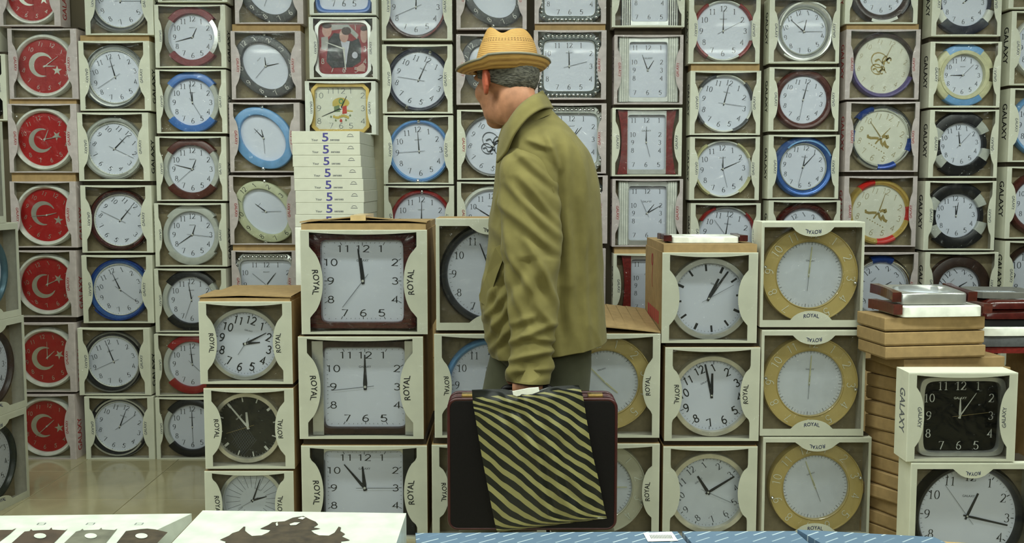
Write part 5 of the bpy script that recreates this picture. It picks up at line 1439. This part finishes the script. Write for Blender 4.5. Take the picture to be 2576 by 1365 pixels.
# hem seam
sm = []
for j in range(n + 1):
    p = rings[-4][j % n]; sm.append(p + (p - cc).normalized() * .001)
def sleeve(spec, ratio, seed):
    rows = interp(spec, 15); rings = []; n = 110; fs_ = 1.0 if spec[0][2] < YM else 0.0
    P = [at(x, y, Y) for x, y, Y, _ in rows]
    for i, (x, y, Y, hw) in enumerate(rows):
        a, b = P[max(i - 1, 0)], P[min(i + 1, len(P) - 1)]; t = (b - a).normalized(); u = t.cross(Vector((0, 1, 0))).normalized(); v = u.cross(t).normalized()
        w = hw * Y / F_PX; r = []; f = i / len(rows)
        for j in range(n):
            q = 2 * pi * j / n
            p = P[i] + u * (w * cos(q)) + v * (w * ratio * sin(q))
            nn = (u * cos(q) + v * sin(q)).normalized()
            k = min(1, i / 21)
            s_ = p.z + 1.1 * (p.x - PB.x) * (1 if f < .55 else -.8)
            d_ = .008 * k * sin(48 * s_ + 4 * mnoise.noise(p * 6 + Vector((seed, 0, 0)))) * (.5 + .5 * mnoise.noise(p * 9 + Vector((0, seed, 0)))) * (.7 + .9 * max(0, f - .5))
            d_ += folds(p, .008, 9, .5, seed) * k
            d_ += fold_at(p, FOLD_S) * fs_
            r.append(p + nn * d_)
        rings.append(r)
    L = rings[-1]; c = sum(L, Vector((0, 0, 0))) / n
    rings.append([c + (p - c) * .96 + Vector((0, 0, -.002)) for p in L]); rings.append([c + (p - c) * .86 + Vector((0, 0, .06)) for p in L])
    return loft(rings, (True, False))
sub('sleeve', *sleeve([(1318, 372, 2.985, 22), (1319, 382, 2.97, 44), (1322, 402, 2.955, 60), (1328, 450, 2.94, 70), (1331, 520, 2.93, 74), (1334, 600, 2.915, 72), (1339, 700, 2.895, 66), (1339, 800, 2.875, 56), (1337, 870, 2.865, 51), (1333, 925, 2.86, 51), (1331, 960, 2.858, 53)], .82, 1.0), 'jacket_cotton', jk)
sub('sleeve', *sleeve([(1335, 372, 3.215, 22), (1336, 384, 3.23, 44), (1338, 404, 3.245, 58), (1342, 520, 3.27, 64), (1348, 660, 3.28, 60), (1325, 740, 3.265, 54), (1302, 790, 3.25, 50)], .82, 5.0), 'jacket_cotton', jk)
# shoulder seam ridge
seam = [(1262, 425, 2.925), (1270, 405, 2.905), (1290, 390, 2.888), (1315, 384, 2.882), (1345, 388, 2.885), (1372, 402, 2.90), (1390, 425, 2.915)]
# collar
U_ = [(1354, 236, 3.10), (1338, 243, 3.025), (1308, 266, 2.985), (1281, 302, 2.985), (1263, 340, 3.005), (1254, 378, 3.035)]
L_c = [(1392, 277, 3.10), (1366, 277, 2.965), (1328, 300, 2.915), (1294, 342, 2.905), (1273, 388, 2.925), (1250, 414, 2.975)]
def collar(mirror):
    u = interp(U_, 8); l = interp(L_c, 8); V = []; k = 8
    for a, b in zip(u, l):
        pa, pb_ = at(*a), at(*b)
        for i in range(k + 1):
            t = i / k; p = pa.lerp(pb_, t); bul = .016 * sin(pi * min(1, t * 1.15) * .9)
            p += Vector((0, -.6 * bul, bul))
            if mirror: p.y = 2 * YM - p.y
            V.append(p)
    Fc = [(i * (k + 1) + j, (i + 1) * (k + 1) + j, (i + 1) * (k + 1) + j + 1, i * (k + 1) + j + 1) for i in range(len(u) - 1) for j in range(k)]
    if mirror: Fc = [f[::-1] for f in Fc]
    return V, Fc
cV, cF = collar(False); c2, cF2 = collar(True)
n0 = len(cV); co = sub('collar', cV + c2, cF + [tuple(i + n0 for i in f) for f in cF2], 'jacket_cotton', jk)
sol = co.modifiers.new('thickness', 'SOLIDIFY'); sol.thickness = .006; sol.offset = 0
# stand of the collar hugging the neck
rings = []
for i in range(5):
    t = i / 4
    r = []
    for j in range(48):
        q = 2 * pi * j / 48
        c = at(1318, 262, YM).lerp(at(1322, 320, YM), t)
        h = (.062 + .030 * t)
        p = c + Vector((h * cos(q) * .92, h * sin(q) * 1.25, .045 * cos(q) * .9))
        r.append(p)
    rings.append(r)
cs = sub('collar_stand', *loft(rings, (False, False)), 'jacket_cotton', jk)
# pocket welt and front edge
def patch(name, px, thick, lift=0.0):
    P = [at(*p) for p in px]; n = len(P)
    c = sum(P, Vector((0, 0, 0))) / n
    V = P + [p + Vector((0, thick, 0)) for p in P] ; Fc = [tuple(range(n)), tuple(range(2 * n - 1, n - 1, -1))] + [(i, n + i, n + (i + 1) % n, (i + 1) % n) for i in range(n)]
    return sub(name, V, Fc, 'jacket_cotton', jk, False)
pk = patch('pocket', [(1266, 612, 2.945), (1246, 622, 2.955), (1232, 650, 2.975), (1224, 690, 2.985), (1205, 742, 3.02), (1206, 756, 3.02), (1222, 770, 2.99), (1236, 735, 2.965), (1250, 690, 2.945), (1264, 655, 2.938)], .012)
# trousers
def leg(h, k, a, wts, seed):
    rings = tube_rings([h + Vector((0, 0, .12)), h, (h + k) / 2, k, (k + a) / 2, a + Vector((.005, 0, .01)), a + Vector((.005, 0, -.045))], wts, 40, 8)
    for i, r in enumerate(rings):
        c = sum(r, Vector((0, 0, 0))) / len(r)
        for j, p in enumerate(r): r[j] = p + (p - c).normalized() * folds(p, .009, 9, .5, seed)
    return loft(rings, (True, True))
tr = empty('trousers', (0, 0, .45)); tr.parent = man; tr['label'] = 'grey green cloth trousers'
w_ = [.085, .095, .092, .083, .080, .078, .078]
sub('trouser_leg', *leg(hipL, kneeL, anL, w_, 2.0), 'trouser_cloth', tr)
sub('trouser_leg', *leg(hipR, kneeR, anR, w_, 8.0), 'trouser_cloth', tr)
rings = tube_rings([at(1364, 760, YM), at(1363, 830, YM), at(1362, 890, YM), at(1362, 930, YM)], [.115, .125, .135, .09], 40, 6, 1.0)
sub('seat_of_trousers', *loft(rings), 'trouser_cloth', tr)
def shoe(a, pitch, label):
    rows = []
    for t, w, hh in ((-.075, .026, .05), (-.06, .036, .075), (-.02, .039, .09), (.04, .040, .075), (.10, .047, .052), (.16, .045, .042), (.19, .030, .03), (.2, .012, .02)):
        rows.append((t, w, hh))
    rows = interp(rows, 3); rings = []
    cp, sp = cos(pitch), sin(pitch)
    for t, w, hh in rows:
        r = []
        for j in range(20):
            q = 2 * pi * j / 20; y = w * cos(q); z = max(0, hh * (.5 + .5 * sin(q)) if sin(q) > -.6 else 0)
            X, Z = t, z
            toe = .16
            Xr = toe + (X - toe) * cp + Z * sp * 0; Zr = Z * cp + (toe - X) * sp
            r.append(Vector((a.x, a.y, 0)) + footdir * (Xr) + Vector((-footdir.y, footdir.x, 0)) * y + Vector((0, 0, max(0, Zr))))
        rings.append(r)
    V, Fc = loft(rings); return V, Fc
for a, pt in ((anL, .42), (anR, 0.0)):
    o = sub('shoe', *shoe(a, pt, ''), 'shoe_leather', man)

# ------------------------------------------------------------------ briefcase and striped bag in his hand
YBC = 2.865
mat('case_leather', (9, 6, 8), .5, var=.3, scale=200, spec=.25); mat('case_edge', (62, 22, 24), .28, var=.1); mat('brass', (206, 176, 110), .25, metal=.9)
c0, c1 = at(1126, 1002, YBC - .05), at(1550, 1332, YBC - .05)
w, h, d = c1.x - c0.x, c0.z - c1.z, .10
bc = empty('briefcase', ((c0.x + c1.x) / 2, YBC, c1.z)); tag(bc, 'black briefcase with maroon edges behind the striped bag', 'briefcase')
def rrect_prism(w, h, y0, y1, rad, n=6):
    P = []
    for cx, cz, a0 in ((w / 2 - rad, h - rad, 0), (-w / 2 + rad, h - rad, 90), (-w / 2 + rad, rad, 180), (w / 2 - rad, rad, 270)):
        for i in range(n + 1):
            a = radians(a0 + 90 * i / n); P.append((cx + rad * cos(a), cz + rad * sin(a)))
    return [[Vector((x, y, z)) for x, z in P] for y in (y0, y1)], P
def case_half(y0, y1, name):
    rg, P = rrect_prism(w - .006, h - .006, y0, y1, .022)
    rings = [[Vector((p.x * .985, rg[0][0].y, h / 2 + (p.z - h / 2) * .985)) for p in rg[0]]] + [[Vector((p.x, p.y + .004 * (1 if y1 > y0 else -1), p.z + .003)) for p in rg[0]]] + [[Vector((p.x, p.y, p.z + .003)) for p in rg[1]]]
    V, Fc = loft(rings); link(name, mesh(name, V, Fc, 'case_leather', False), bc)
case_half(-d / 2, -.008, 'front_shell'); case_half(d / 2, .008, 'back_shell')
def edge_tube(yy, r_, name, m):
    _, P = rrect_prism(w - .006, h - .006, 0, 0, .024); pts = [Vector((x, yy, z + .003)) for x, z in P]; k = len(pts); rings = []
    for i in range(k + 1):
        p = pts[i % k]; tg = (pts[(i + 1) % k] - pts[i - 1]).normalized() if i < k else (pts[1] - pts[-1]).normalized(); u = Vector((0, 1, 0)); v = tg.cross(u).normalized()
        rings.append([p + u * r_ * cos(2 * pi * q / 8) + v * r_ * sin(2 * pi * q / 8) for q in range(8)])
    V, Fc = loft(rings, (False, False)); link(name, mesh(name, V, Fc, m, True), bc)
edge_tube(-d / 2 + .004, .005, 'edge_piping', 'case_edge'); edge_tube(-.010, .005, 'edge_piping', 'case_edge'); edge_tube(.010, .005, 'edge_piping', 'case_edge'); edge_tube(d / 2 - .004, .005, 'edge_piping', 'case_edge')
_, P = rrect_prism(w - .012, h - .012, 0, 0, .022)
V, Fc = loft([[Vector((x, y, z + .006)) for x, z in P] for y in (-.012, .012)]); link('spine_band', mesh('spine_band', V, Fc, 'case_edge'), bc)
V, Fc = loft([[Vector((x * (1.006), y, z * 1.004 + .006)) for x, z in P if z > h * .9] for y in (-d / 2 + .006, d / 2 - .006)], (True, True)); link('top_band', mesh('top_band', V, Fc, 'case_edge'), bc)
for sx_ in (-1, 1): bevel_box('latch', .042, .03, .010, 'brass', bc, (sx_ * w * .375, -.018, h - .002), bev=.002)
hx = pm.x - bc.location.x; hz = pm.z - .041 - bc.location.z
V, Fc = loft(tube_rings([Vector((hx - .075, 0, h - .012)), Vector((hx - .068, 0, hz - .008)), Vector((hx - .05, 0, hz)), Vector((hx, 0, hz)), Vector((hx + .05, 0, hz)), Vector((hx + .068, 0, hz - .008)), Vector((hx + .075, 0, h - .012))], [.008] * 7, 12, 6))
link('handle', mesh('handle', V, Fc, 'case_leather', True), bc)

bag_m = bpy.data.materials.new('striped_plastic'); bag_m.use_nodes = True; nt = bag_m.node_tree; MATS['striped_plastic'] = bag_m
pb = nt.nodes['Principled BSDF']; pb.inputs['Roughness'].default_value = .32
uvn = nt.nodes.new('ShaderNodeUVMap'); sx = nt.nodes.new('ShaderNodeSeparateXYZ'); nt.links.new(uvn.outputs[0], sx.inputs[0])
nz = nt.nodes.new('ShaderNodeTexNoise'); nz.inputs['Scale'].default_value = 5; nt.links.new(uvn.outputs[0], nz.inputs[0])
ph = mth('SUBTRACT', mth('MULTIPLY', sx.outputs['Y'], 13.6), mth('MULTIPLY', sx.outputs['X'], 6.6))
st = mth('GREATER_THAN', mth('SINE', mth('MULTIPLY', mth('ADD', ph, mth('MULTIPLY', nz.outputs['Fac'], .5)), 2 * pi)), .15)
st = mth('MULTIPLY', st, mth('GREATER_THAN', sx.outputs['Y'], mth('SUBTRACT', .105, mth('MULTIPLY', sx.outputs['X'], .035))))
mx = nt.nodes.new('ShaderNodeMix'); mx.data_type = 'RGBA'; nt.links.new(st, mx.inputs[0]); mx.inputs[6].default_value = lin((16, 20, 18)) + (1,); mx.inputs[7].default_value = lin((142, 138, 90)) + (1,)
nt.links.new(mx.outputs[2], pb.inputs['Base Color'])
Lp = interp([(1187, 980), (1190, 1015), (1196, 1050), (1209, 1130), (1227, 1225), (1246, 1320), (1252, 1338)], 8)
Rp = interp([(1456, 968), (1466, 995), (1477, 1062), (1490, 1138), (1507, 1212), (1522, 1285), (1527, 1303)], 8)
def bag_sheet(sgn, Yc):
    V = []; UV = []; k = 64
    for i, (l, r) in enumerate(zip(Lp, Rp)):
        v = i / (len(Lp) - 1)
        for j in range(k + 1):
            u = j / k; px = l[0] + (r[0] - l[0]) * u; py = l[1] + (r[1] - l[1]) * u
            if v < .15: py += (1 - v / .15) * 13 * math.exp(-((u - .51) / .16) ** 2)
            bulge = .020 * sin(pi * u) ** .7 * sin(pi * min(1, v * .97 + .03)) ** .6
            uu = u - .45 - .35 * (v - .2)                       # creases run from the grip to the lower right
            cr = .005 * sin(38 * uu + 3 * mnoise.noise(Vector((u * 3, v * 5, 1)))) * math.exp(-(uu / .22) ** 2) * min(1, v * 4)
            cr += .004 * mnoise.noise(Vector((u * 7, v * 9, sgn)))
            V.append(at(px, py, Yc - sgn * (bulge + cr) )); UV.append((u, v))
    m = k + 1
    Fc = [(i * m + j, (i + 1) * m + j, (i + 1) * m + j + 1, i * m + j + 1) for i in range(len(Lp) - 1) for j in range(k)]
    if sgn < 0: Fc = [f[::-1] for f in Fc]
    return V, Fc, UV
YBG = 2.772
bgO = at(1390, 1330, YBG)
bg_ = empty('plastic_bag', bgO); tag(bg_, 'black and olive diagonally striped plastic bag in his hand', 'bag')
for sgn, nm_ in ((1, 'front_sheet'), (-1, 'back_sheet')):
    V, Fc, UV = bag_sheet(sgn, YBG + (.006 if sgn < 0 else 0))
    link(nm_, uvmesh(nm_, [p - bgO for p in V], Fc, UV, 'striped_plastic'), bg_)
# plastic gathered up into the fist, and the white grip
mat('bag_black', (24, 30, 27), .3)
V = []; k = 24
for i in range(9):
    t = i / 8
    for j in range(k + 1):
        u = j / k
        a = at(1190 + 262 * u, 984 - 12 * u + 12 * math.exp(-((u - .51) / .16) ** 2), YBG - .002)
        bq = pm + Vector((-.045 + .09 * u, -.034 + .003 * sin(9 * u), -.060))
        p = a.lerp(bq, t); p.z -= .012 * sin(pi * t) * (1 - abs(2 * u - 1)); p.y += .004 * sin(20 * u) * sin(pi * t)
        V.append(p - bgO)
Fc = [(i * (k + 1) + j, i * (k + 1) + j + 1, (i + 1) * (k + 1) + j + 1, (i + 1) * (k + 1) + j) for i in range(8) for j in range(k)]
link('gathered_top', mesh('gathered_top', V, Fc, 'bag_black', True), bg_)
g0 = [(1289, 984), (1300, 982), (1330, 976), (1355, 974), (1357, 984), (1338, 991), (1322, 992), (1300, 996), (1291, 993)]
P = [at(x, y, YBG - .012) for x, y in g0]; n = len(P)
V = [p - bgO for p in P] + [p - bgO + Vector((0, .006, 0)) for p in P]
link('white_grip', mesh('white_grip', V, [tuple(range(n)), tuple(range(2 * n - 1, n - 1, -1))] + [(i, n + i, n + (i + 1) % n, (i + 1) % n) for i in range(n)], 'white_plastic'), bg_)
